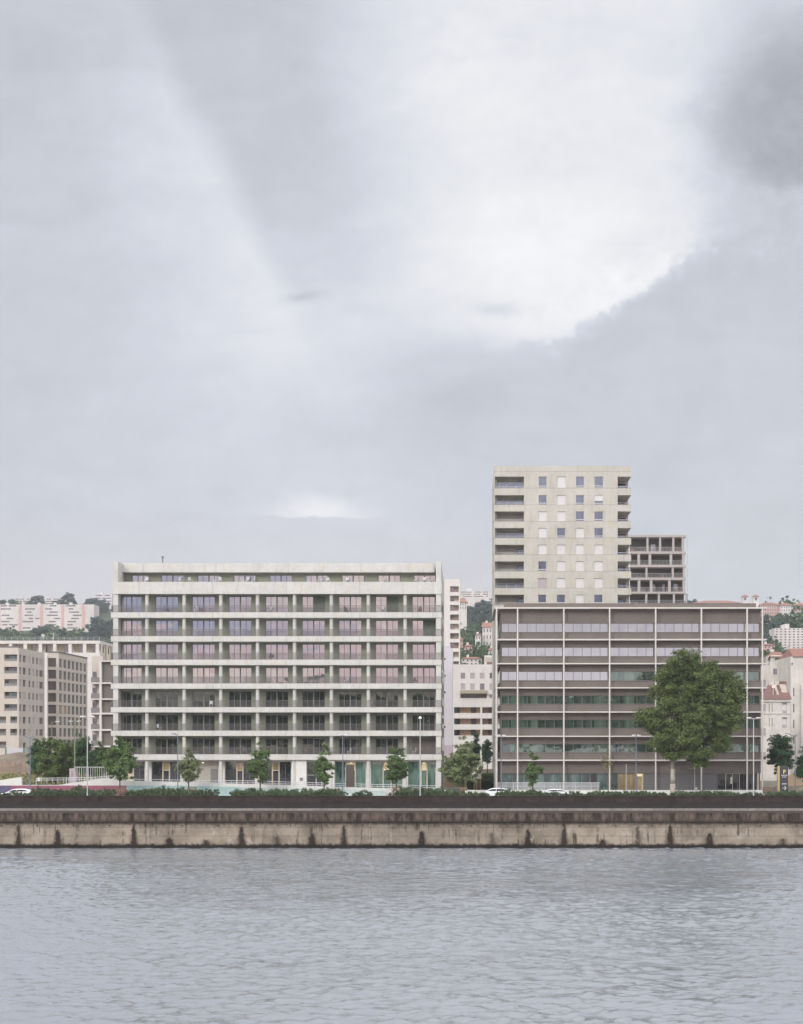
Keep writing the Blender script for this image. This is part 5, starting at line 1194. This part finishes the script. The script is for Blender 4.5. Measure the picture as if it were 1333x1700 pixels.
# ================================================================= street trees, shrubs
OV = [(0, .35), (.15, .8), (.38, 1.0), (.62, .78), (.82, .42), (1.0, .08)]
def street_tree(px, py0, py1, pw, Y, label, mat, seed, n=5200, nc=110, cr=.42, size=.26, prof=OV, tr=.10, group=None, barkm='bark', core=.45, lean=0):
    W = pw * Y / F; z0 = Z(py1, Y) - GZ; H = (py1 - py0) * Y / F
    b = profile_blobs(W, H, z0, prof, seed); nc = int(nc * 1.5); n = int(n * 1.35); cr *= 1.05; size *= .9
    return tree('street_tree', label, (X(px, Y), Y, GZ), b, nc, n, cr, size, mat, tr, barkm, 8, seed, group, lean=lean)
def plants():
    G = 'young trees along the street'
    Y = 189.0; t = []
    lob = [(1128, 1108, 22, 32), (1110, 1128, 26, 26), (1146, 1100, 20, 22), (1180, 1112, 20, 20), (1160, 1140, 32, 30), (1205, 1132, 24, 24), (1214, 1160, 26, 24), (1190, 1165, 32, 30), (1120, 1160, 32, 30), (1085, 1192, 28, 20), (1068, 1188, 14, 14), (1150, 1190, 38, 30), (1200, 1198, 28, 28), (1100, 1215, 28, 24), (1140, 1228, 36, 26), (1190, 1228, 26, 22), (1118, 1248, 28, 18), (1162, 1256, 24, 20), (1092, 1238, 16, 14), (1218, 1190, 18, 22), (1085, 1150, 12, 12), (1225, 1148, 14, 14), (1158, 1112, 16, 20), (1163, 1130, 20, 20)]
    r = random.Random(3); cx = X(1117, Y); bl = []
    for a, b, w, h in lob:
        k = Y / F
        for s in (-1, 1): bl.append((X(a, Y) - cx + r.uniform(-.2, .2), s * w * k * r.uniform(.4, 1.0), Z(b, Y) - GZ, w * k * .88, w * k * .9, h * k * .9))
    tree('plane_tree', 'large old plane tree with a pale trunk standing in front of the brown building', (cx, Y, GZ), bl, 1300, 100000, .92, .24, 'leaf_plane', .36, 'plane_bark', 9, 5, trunk_top=7.5, core=.42)
    street_tree(92, 1221, 1292, 66, 222, 'broad olive brown tree in front of the narrow windowed blocks at the left', 'leaf_olive', 11, 16000, 240, .6, .3, [(0, .55), (.2, .95), (.55, 1), (.8, .8), (1, .3)], .14)
    street_tree(62, 1228, 1280, 34, 238, 'dark green tree behind the olive brown tree at the far left', 'leaf_dark', 12, 6000, 110, .6, .3, [(0, .5), (.3, 1), (.7, .8), (1, .3)], .12)
    street_tree(138, 1221, 1280, 48, 235, 'dark green tree behind the tall green lamp poles', 'leaf_dark', 13, 10000, 170, .6, .3, [(0, .6), (.3, 1), (.6, .95), (1, .3)], .12)
    street_tree(165, 1232, 1286, 36, 236, 'green bushy tree between the lamp poles and the rounded street tree', 'leaf_street', 14, 7000, 130, .55, .3, [(0, .6), (.3, 1), (.6, .9), (1, .3)], .12)
    street_tree(199, 1222, 1296, 53, 190, 'dense dark green egg shaped tree at the left corner of the concrete building', 'leaf_street', 15, 14000, 230, .42, .24, [(0, .4), (.15, .8), (.4, 1), (.65, .85), (.85, .5), (1, .12)], .1, core=.5)
    street_tree(313, 1240, 1297, 42, 190, 'thin greyish green young tree before the ribbed beige entrance bay', 'leaf_grey', 16, 4400, 100, .36, .22, OV)
    street_tree(432, 1224, 1294, 42, 190, 'pointed mid green young tree between the fourth and fifth glass bays', 'leaf_street', 17, 6400, 120, .38, .23, [(0, .4), (.15, .85), (.35, 1), (.6, .75), (.78, .35), (1, .05)])
    street_tree(538, 1236, 1297, 34, 190, 'pale green young tree before the white pier and double entrance', 'leaf_street', 18, 5000, 100, .36, .22, OV)
    street_tree(658, 1231, 1296, 44, 190, 'young tree with spreading crown in front of the green lobby glass', 'leaf_street', 19, 6000, 120, .38, .23, OV)
    street_tree(769, 1220, 1304, 70, 190, 'wide spreading light green tree in the passage between the two buildings', 'leaf_grey', 20, 13000, 210, .46, .26, [(0, .25), (.12, .7), (.3, 1), (.55, .8), (.8, .5), (1, .12)], .12)
    street_tree(809, 1229, 1262, 17, 262, 'small very dark tree at the back of the passage beside the brown building', 'leaf_dark', 21, 3500, 60, .5, .3, [(0, .6), (.3, 1), (.8, .8), (1, .3)])
    street_tree(790, 1219, 1262, 18, 266, 'narrow dark tree behind the wide tree in the passage', 'leaf_dark', 22, 3000, 60, .5, .3, OV)
    street_tree(884, 1246, 1311, 32, 190, 'slim irregular leafy tree before the teal windows of the brown building', 'leaf_street', 23, 3600, 90, .32, .22, [(0, .3), (.2, .45), (.35, .75), (.5, 1), (.65, .7), (.85, .6), (1, .15)])
    street_tree(1010, 1243, 1278, 28, 190, 'sparse yellowish sapling left of the flagpole', 'leaf_yellow', 24, 420, 40, .3, .17, OV, tr=.05)
    street_tree(1296, 1214, 1283, 48, 212, 'dark green tree behind the parking sign', 'leaf_dark', 25, 9000, 160, .5, .26, [(0, .5), (.25, .9), (.55, 1), (.8, .75), (1, .3)], .14)
    street_tree(1335, 1236, 1296, 30, 212, 'dark green tree cut by the right edge of the picture', 'leaf_dark', 26, 5000, 90, .5, .26, OV, .12)
    # shrubs behind the parapet: four shapes, copied
    pr = []
    for k in range(5):
        c, _ = clumps([(0, 0, .45, .9, .55, .5), (.5, 0, .4, .55, .5, .45), (-.55, .1, .35, .55, .5, .4)], 34, 1500, .24, 60 + k, .5); pr.append(leaves_mesh('shrub', c, .15, 'leaf_shrub', k, up=.6))
    r = random.Random(21)
    spots = []
    for a, b, top, st in ((62, 82, 1306, 7), (84, 124, 1309, 8), (126, 152, 1305.5, 7), (156, 190, 1309.5, 9), (216, 248, 1309, 8), (250, 300, 1305.5, 7), (304, 330, 1308, 8), (334, 360, 1310, 9), (396, 430, 1308, 8), (434, 466, 1308, 8), (470, 500, 1309, 8), (512, 562, 1308, 8), (596, 608, 1310, 9), (664, 740, 1306.5, 7), (744, 752, 1311, 8), (758, 766, 1313, 8), (778, 806, 1313.5, 8), (838, 866, 1311, 8), (870, 905, 1310, 8), (918, 928, 1312, 8), (946, 962, 1312, 8), (980, 1070, 1312, 8), (1072, 1100, 1314, 9), (1126, 1200, 1311.5, 8), (1206, 1240, 1313.5, 8), (1244, 1262, 1314, 8), (1282, 1345, 1312.5, 7), (2, 58, 1313.5, 9)):
        p = a
        while p <= b: spots.append((p, top - .8 + r.uniform(-1.8, 1.6))); p += st
    for i, (p, top) in enumerate(spots):
        Y = 185.6 + r.uniform(-.3, .5); x = X(p, Y); h = Z(top, Y) - GZ; o = mk('shrub', pr[i % 5], None, (x, Y, GZ)); s = h / 1.05
        o.scale = (max(.75, s * r.uniform(.65, .85)), .8, s); o.rotation_euler = (0, 0, r.uniform(-.4, .4) + (math.pi if r.random() < .5 else 0))
        tagit(o, 'leafy grey green shrub in the planting strip along the parapet', 'shrub', 'shrubs along the parapet')
    # trees on the near bank, behind the picture: they show in the window panes
    b = profile_blobs(15, 17, 6, [(0, .6), (.25, 1), (.6, .95), (.85, .7), (1, .25)], 77); c, _ = clumps(b, 260, 9000, 1.5, 78, .45); cm = leaves_mesh('crown', c, 1.1, 'leaf_dark', 79); tm = MB(); tm.path([(0, 0, 0), (0, 0, 14)], [.5, .25], 8); tm = tm.mesh('trunk', 'bark')
    for i in range(30):
        x = -116 + i * 8 + r.uniform(-3, 3); t = thing('bank_tree', 'tall leafy tree on the near bank behind the viewpoint', 'tree', (x, -26 - r.uniform(0, 6), 5.0), 'trees on the near bank'); s = r.uniform(.80, 1.10)
        mk('crown', cm, t, WL[t.name]); mk('trunk', tm, t, WL[t.name]); t.scale = (1, 1, s); t.rotation_euler = (0, 0, i)
plants()

# ================================================================= street furniture
def lamp(px, top, Y, label, mat, kind, r0=.07, foot=1320):
    x = X(px, Y); zt = Z(top, Y); t = thing('street_lamp', label, 'street lamp', (x, Y, GZ))
    m = MB(); m.path([(x, Y, GZ), (x, Y, GZ + 1), (x, Y, zt)], [r0 * 1.5, r0, r0 * .7], 8); m.build('pole', mat, t)
    def head(dx, dz=0, w=.62):
        m = MB(); m.prism([(x + dx - w / 2, zt + dz), (x + dx + w / 2, zt + dz + .03), (x + dx + w / 2, zt + dz + .12), (x + dx - w / 2 + .1, zt + dz + .14)], Y - .16, Y + .16); m.build('lamp_head', 'lamp_head' if kind not in ('arm',) else mat, t)
    if kind == 'arm': MB().tube((x, Y, zt), (x - .55, Y, zt + .12), .04).build('arm', mat, t); head(-.5, .06)
    if kind == 'cross': MB().box(x - .45, x + .45, Y - .04, Y + .04, zt - .04, zt + .03).build('arm', mat, t); head(-.32, 0, .5); head(.32, 0, .5)
    if kind == 'dome':
        m = MB(); m.tube((x, Y, zt), (x, Y, zt + .28), .24, .12, 12); m.build('lamp_head', 'lamp_head', t)
    if kind == 'twin':
        MB().box(x - .75, x + .75, Y - .04, Y + .04, zt - .06, zt).build('arm', mat, t); head(-.6, 0, .6); head(.6, 0, .6)
    if kind == 'vee':
        MB().tube((x, Y, zt - .35), (x - .8, Y, zt + .05), .045).build('arm', mat, t); MB().tube((x, Y, zt - .35), (x + .35, Y, zt), .045).build('arm', mat, t)
        MB().prism([(x - 1.35, zt + .06), (x - .7, zt - .02), (x - .7, zt + .08), (x - 1.3, zt + .14)], Y - .15, Y + .15).build('lamp_head', mat, t)
    if kind == 'side':
        MB().tube((x, Y, zt - .2), (x + .9, Y, zt), .04).build('arm', mat, t); m = MB(); m.box(x + .6, x + 1.3, Y - .16, Y + .16, zt - .04, zt + .08); m.build('lamp_head', 'lamp_head', t)
    return t
def furniture():
    lamp(295, 1220, 188.5, 'slim blue grey street lamp with a short left arm before the third bay', 'lamp_blue', 'arm')
    lamp(569, 1221, 188.5, 'blue grey street lamp with a double head before the brown entrance panel', 'lamp_blue', 'cross')
    lamp(697.5, 1193, 184.9, 'tall pale street lamp with a white dome head before the last green bay', 'lamp_grey', 'dome', .08)
    lamp(832, 1221.5, 188.5, 'blue grey street lamp at the left corner of the brown building', 'lamp_blue', 'cross')
    lamp(1056, 1221.5, 188.5, 'blue grey street lamp left of the plane tree', 'lamp_blue', 'cross')
    lamp(1251, 1192.5, 184.9, 'tall pale street lamp with two white heads right of the plane tree', 'lamp_grey', 'twin', .08)
    lamp(50, 1222, 190, 'blue street lamp with a forked top at the far left', 'lamp_blue', 'vee')
    lamp(145, 1190.5, 184.9, 'tall pale street lamp with a T shaped head left of the concrete building', 'lamp_grey', 'twin', .08)
    lamp(1320, 1219, 190, 'blue grey street lamp at the right edge of the picture', 'lamp_blue', 'vee')
    lamp(124, 1198, 215, 'tall green lamp pole with a wide white lamp between the left trees', 'lamp_green', 'twin', .12)
    lamp(86, 1198, 240, 'green lamp pole with one white lamp to its right, above the olive tree', 'lamp_green', 'side', .10)
    for px, top, lb in ((1039.5, 1268, 'short white flagpole before the lit entrance'), (1153.3, 1273, 'white post before the grey shutters right of the plane tree trunk')):
        t = thing('post', lb, 'post', (X(px, 193), 193, GZ)); MB().tube((X(px, 193), 193, GZ), (X(px, 193), 193, Z(top, 193)), .055, .045).build('pole', 'lamp_grey', t)
        MB().box(X(px, 193) - .12, X(px, 193) + .12, 192.88, 193.12, GZ, GZ + .4).build('base', 'lamp_grey', t)
    t = thing('electric_cabinet', 'small grey cabinet at the foot of the white post by the shutters', 'cabinet', (X(1156, 194), 194, GZ))
    MB().box(X(1154.5, 194), X(1158, 194), 194, 194.4, GZ, Z(1307, 194)).build('box', 'lamp_grey', t); MB().box(X(1154.2, 194), X(1158.3, 194), 193.97, 194.43, Z(1307, 194), Z(1306.4, 194)).build('lid', 'frame_grey', t)
    # parking totem
    Y = 187.0; x0, x1 = X(1294.5, Y), X(1308.3, Y); z1 = Z(1271.8, Y); t = thing('parking_sign', 'dark parking totem with a yellow P and a white arrow at the right', 'sign', (X(1301, Y), Y, GZ))
    m = MB(); m.box(x0, x1, Y, Y + .5, GZ, z1); m.build('panel', 'sign_dark', t)
    m = MB(); m.prism([(X(1291, Y), GZ), (x0 - .004, GZ), (x0 - .004, z1 + .02), (X(1291, Y), z1 - .1)], Y + .02, Y + .55); m.build('side_panel', 'sign_gold', t)
    def txt(s, px, py, h, mat, nm='letter'):
        cu = bpy.data.curves.new('t', 'FONT'); cu.body = s; cu.size = h / .7; cu.extrude = .01; cu.offset = .012; cu.align_x = 'CENTER'; o = bpy.data.objects.new('t', cu); COL.objects.link(o); bpy.context.view_layer.update()
        me = bpy.data.meshes.new_from_object(o.evaluated_get(bpy.context.evaluated_depsgraph_get())); bpy.data.objects.remove(o); me.materials.clear(); me.materials.append(M[mat])
        o = mk(nm, me, t, (X(px, Y), Y - .02, Z(py, Y))); o.rotation_euler = (R90, 0, 0)
    txt('P', 1302, 1284.5, .50, 'sign_yellow')
    m = MB(); yy = Y - .02
    for a, b, py in ((1297, 1300.2, 1287.2), (1300.8, 1303.4, 1287.2), (1304.2, 1306.8, 1287.2), (1298.6, 1300.8, 1290), (1301.4, 1305, 1290), (1298, 1302.2, 1301.4), (1302.5, 1305.8, 1301.4)):
        x = X(a, Y)
        while x < X(b, Y): m.box(x, x + .035, yy, Y - .002, Z(py + .7, Y), Z(py - .7 - .3 * ((x * 37) % 1), Y)); x += .06
    m.build('small_lettering', 'sign_letter', t)
    m = MB(); xa, xb, za = X(1298.5, Y), X(1305, Y), Z(1308.3, Y); m.box(xa, xb - .05, yy, Y - .002, za - .03, za + .03)
    m.prism([(xb - .25, za + .22), (xb - .17, za + .26), (xb + .03, za), (xb - .05, za)][::-1], yy - .004, Y - .006); m.prism([(xb - .25, za - .22), (xb - .05, za), (xb + .03, za), (xb - .17, za - .26)][::-1], yy - .004, Y - .006); m.build('arrow', 'sign_letter', t)
    # brown information panel in front of lobby
    Y = 194.0; x0, x1 = X(574.5, Y), X(588, Y); t = thing('entrance_panel', 'tall brown panel standing before the first green lobby bay', 'panel', (X(581, Y), Y, GZ))
    MB().box(x0, x1, Y, Y + .2, GZ + .4, Z(1269.5, Y)).build('panel', 'brown_panel_dark', t); MB().box(x0 - .3, x1 + .5, Y - .5, Y + .7, GZ, GZ + .45).build('step', 'pavement', t)
    # wooden tree guards
    for px, lb in ((199, 'the egg shaped tree at the left corner'), (318, 'the thin grey green tree'), (658, 'the young tree before the green lobby glass'), (769.5, 'the wide tree in the passage'), (1274.5, 'the right corner of the brown building')):
        Y = 185.3; x = X(px, Y); t = thing('tree_guard', 'low brown wooden tree guard frame at ' + lb, 'tree guard', (x, Y, GZ)); zt = Z(1307.5, Y)
        for dx in (-.42, .42):
            for dy in (0, .8): MB().box(x + dx - .035, x + dx + .035, Y + dy, Y + dy + .07, GZ, zt).build('post', 'wood', t)
        for k, z in enumerate((zt - .12, zt - .38)): MB().box(x - .50, x + .50, Y - .03, Y - .003, z, z + .13).build('rail', 'wood', t); MB().box(x - .50, x + .50, Y + .873, Y + .9, z, z + .13).build('rail', 'wood', t)
    # cars
    def car(px, Y, label, L=4.1, flip=False, H=1.5):
        x = X(px, Y); t = thing('parked_car', label, 'car', (x, Y, GZ)); s = -1 if flip else 1
        body = [(-.5, .28), (-.5, .60), (-.47, .72), (-.28, .90), (.42, .96), (.49, .80), (.5, .45), (.49, .28)]
        m = MB(); m.prism([(x + s * a * L, GZ + b) for a, b in body][::s], Y, Y + 1.7); o = m.build('body', 'car_white', t)
        bv = o.modifiers.new('b', 'BEVEL'); bv.width = .06; bv.segments = 3
        roof = [(-.30, .90), (-.14, H * .93), (-.02, H), (.20, H), (.36, H * .9), (.44, .95)]
        m = MB(); m.prism([(x + s * a * L, GZ + b) for a, b in roof][::s], Y + .14, Y + 1.56); o = m.build('cabin', 'car_white', t); bv = o.modifiers.new('b', 'BEVEL'); bv.width = .07; bv.segments = 3
        for w in ([(-.235, .98), (-.12, H * .9), (.02, H * .93), (.02, .98)], [(.04, .98), (.04, H * .93), (.19, H * .93), (.33, H * .86), (.38, .98)]):
            MB().prism([(x + s * a * L, GZ + b) for a, b in w][::s], Y + .12, Y + .16).build('side_window', 'glass_dark', t)
        for a in (-.31, .31):
            xx = x + s * a * L
            for y in (Y - .02, Y + 1.52): wh = MB().tube((xx, y, GZ + .31), (xx, y + .2, GZ + .31), .31, .31, 20).build('wheel', 'tyre', t); MB().tube((xx, y - .01, GZ + .31), (xx, y + .21, GZ + .31), .18, .18, 12).build('rim', 'lamp_grey', wh, WL[wh.name])
        for y in (Y + .2, Y + 1.25): MB().box(x - s * .5 * L - .01, x - s * .49 * L + .12 * s, y, y + .25, GZ + .62, GZ + .74).build('headlight', 'lamp_head', t)
    car(26, 187.0, 'white car half hidden by shrubs at the far left', 4.0, False, 1.3)
    car(927, 187.4, 'white car behind the shrubs in front of the brown building', 3.9, True, 1.25)
    car(822, 188.6, 'white car whose roof shows at the right end of the passage', 4.2, False, 1.35)
    # waste ground on the left
    Y = 300.0; t = thing('hoarding', 'white site hoarding panels with green posts at the far left', 'fence', (X(22, Y), Y, GZ + 2))
    for p, q in ((12, 21), (21.4, 30), (30.4, 38)): MB().box(X(p, Y), X(q, Y), Y, Y + .1, GZ + 1, Z(1241.5, Y)).build('panel', 'lilac_wall', t)
    for p in (9.5, 39.5): MB().box(X(p - 1, Y), X(p + 1.2, Y), Y - .1, Y + .1, GZ + 1, Z(1241, Y)).build('post', 'mesh_green', t)
    t = thing('site_fence', 'thin brown post fence on the waste ground at the far left', 'fence', (X(20, 250), 250, GZ + 1))
    for p in (3, 16.5, 25, 33.5, 42, 54, 62): MB().box(X(p, 250) - .05, X(p, 250) + .05, 250, 250.1, GZ, Z(1265, 250)).build('post', 'rust', t)
    m = MB()
    for py in (1268, 1274, 1280): m.tube((X(-10, 250), 250, Z(py, 250)), (X(62, 250), 250, Z(py, 250)), .02)
    m.build('wire', 'rust', t)
    t = thing('soil_mound', 'brown soil mound with dry weeds on the waste ground at the left', 'mound', (X(30, 262), 262, GZ + 2))
    vs = []; fs = []; r = random.Random(4)
    for j in range(9):
        for i in range(25):
            x = -95 + i * 1.6; y = 252 + j * 4; h = 3.4 * math.exp(-((i - 9) / 8) ** 2) * math.sin(math.pi * j / 8) + r.uniform(0, .35); vs.append((x, y, hill(x, y) - .4 + h))
    for j in range(8):
        for i in range(24): fs.append((j * 25 + i, j * 25 + i + 1, (j + 1) * 25 + i + 1, (j + 1) * 25 + i))
    me = bpy.data.meshes.new('mound'); me.from_pydata([(a - X(30, 262), b - 262, c - GZ - 2) for a, b, c in vs], [], fs); me.materials.append(M['soil']); mk('earth', me, t, WL[t.name])
    c = np.array([[r.uniform(-88, -62), r.uniform(236, 262), 0] for _ in range(5000)]); c[:, 2] = [hill(a, b) + r.uniform(0, .5) for a, b in c[:, :2]]
    o = mk('dry_grass', leaves_mesh('dry_grass', c, .45, 'leaf_yellow', 5)); tagit(o, 'dry yellow weeds on the waste ground at the left', 'grass', None, 'stuff')
    Y = 206.0; t = thing('utility_box', 'pinkish grey concrete box with a sloping side under the lamp poles', 'box', (X(120, Y), Y, GZ))
    MB().prism([(X(115, Y), GZ), (X(128.5, Y), GZ), (X(127, Y), Z(1288, Y)), (X(124, Y), Z(1276, Y)), (X(115, Y), Z(1276, Y))], Y, Y + 1.5).build('casing', 'shutter_pink', t); MB().box(X(119, Y), X(120, Y), Y - .03, Y, Z(1290, Y), Z(1280, Y)).build('handle', 'frame_grey', t)
    t = thing('park_railing', 'pale railing with thin bars between the left trees and the concrete building', 'fence', (X(150, 210), 210, GZ)); m = MB()
    x = X(124, 210)
    while x < X(182, 210): m.box(x, x + .05, 210, 210.05, GZ, Z(1273.5, 210)); x += .32
    m.box(X(124, 210), X(182, 210), 209.98, 210.07, Z(1274, 210), Z(1273, 210)); m.build('bars', 'rail_white', t)
    t = thing('notice_board', 'small white notice board on the railing at the left', 'sign', (X(64, 196), 196, GZ)); MB().box(X(61.8, 196), X(66.8, 196), 196, 196.05, Z(1297, 196), Z(1291, 196)).build('board', 'shutter_white', t); MB().box(X(64, 196), X(64.4, 196), 196.06, 196.1, GZ, Z(1292, 196)).build('post', 'rail_metal', t)
furniture()
# ================================================================= air
HAZE = 0.0002
def haze():
    m = bpy.data.materials.new('haze'); m.use_nodes = True; nt = m.node_tree; nt.nodes.remove(nt.nodes['Principled BSDF']); v = nt.nodes.new('ShaderNodeVolumePrincipled')
    v.inputs['Color'].default_value = (.90, .90, .95, 1); v.inputs['Density'].default_value = HAZE; nt.links.new(v.outputs[0], nt.nodes['Material Output'].inputs['Volume']); M['haze'] = m
    b = MB(); b.box(-1500, 1500, -260, 3100, -4, 175); o = b.build('haze', 'haze'); tagit(o, 'thin evening haze over the river and the far hills', 'haze', None, 'stuff')
haze()
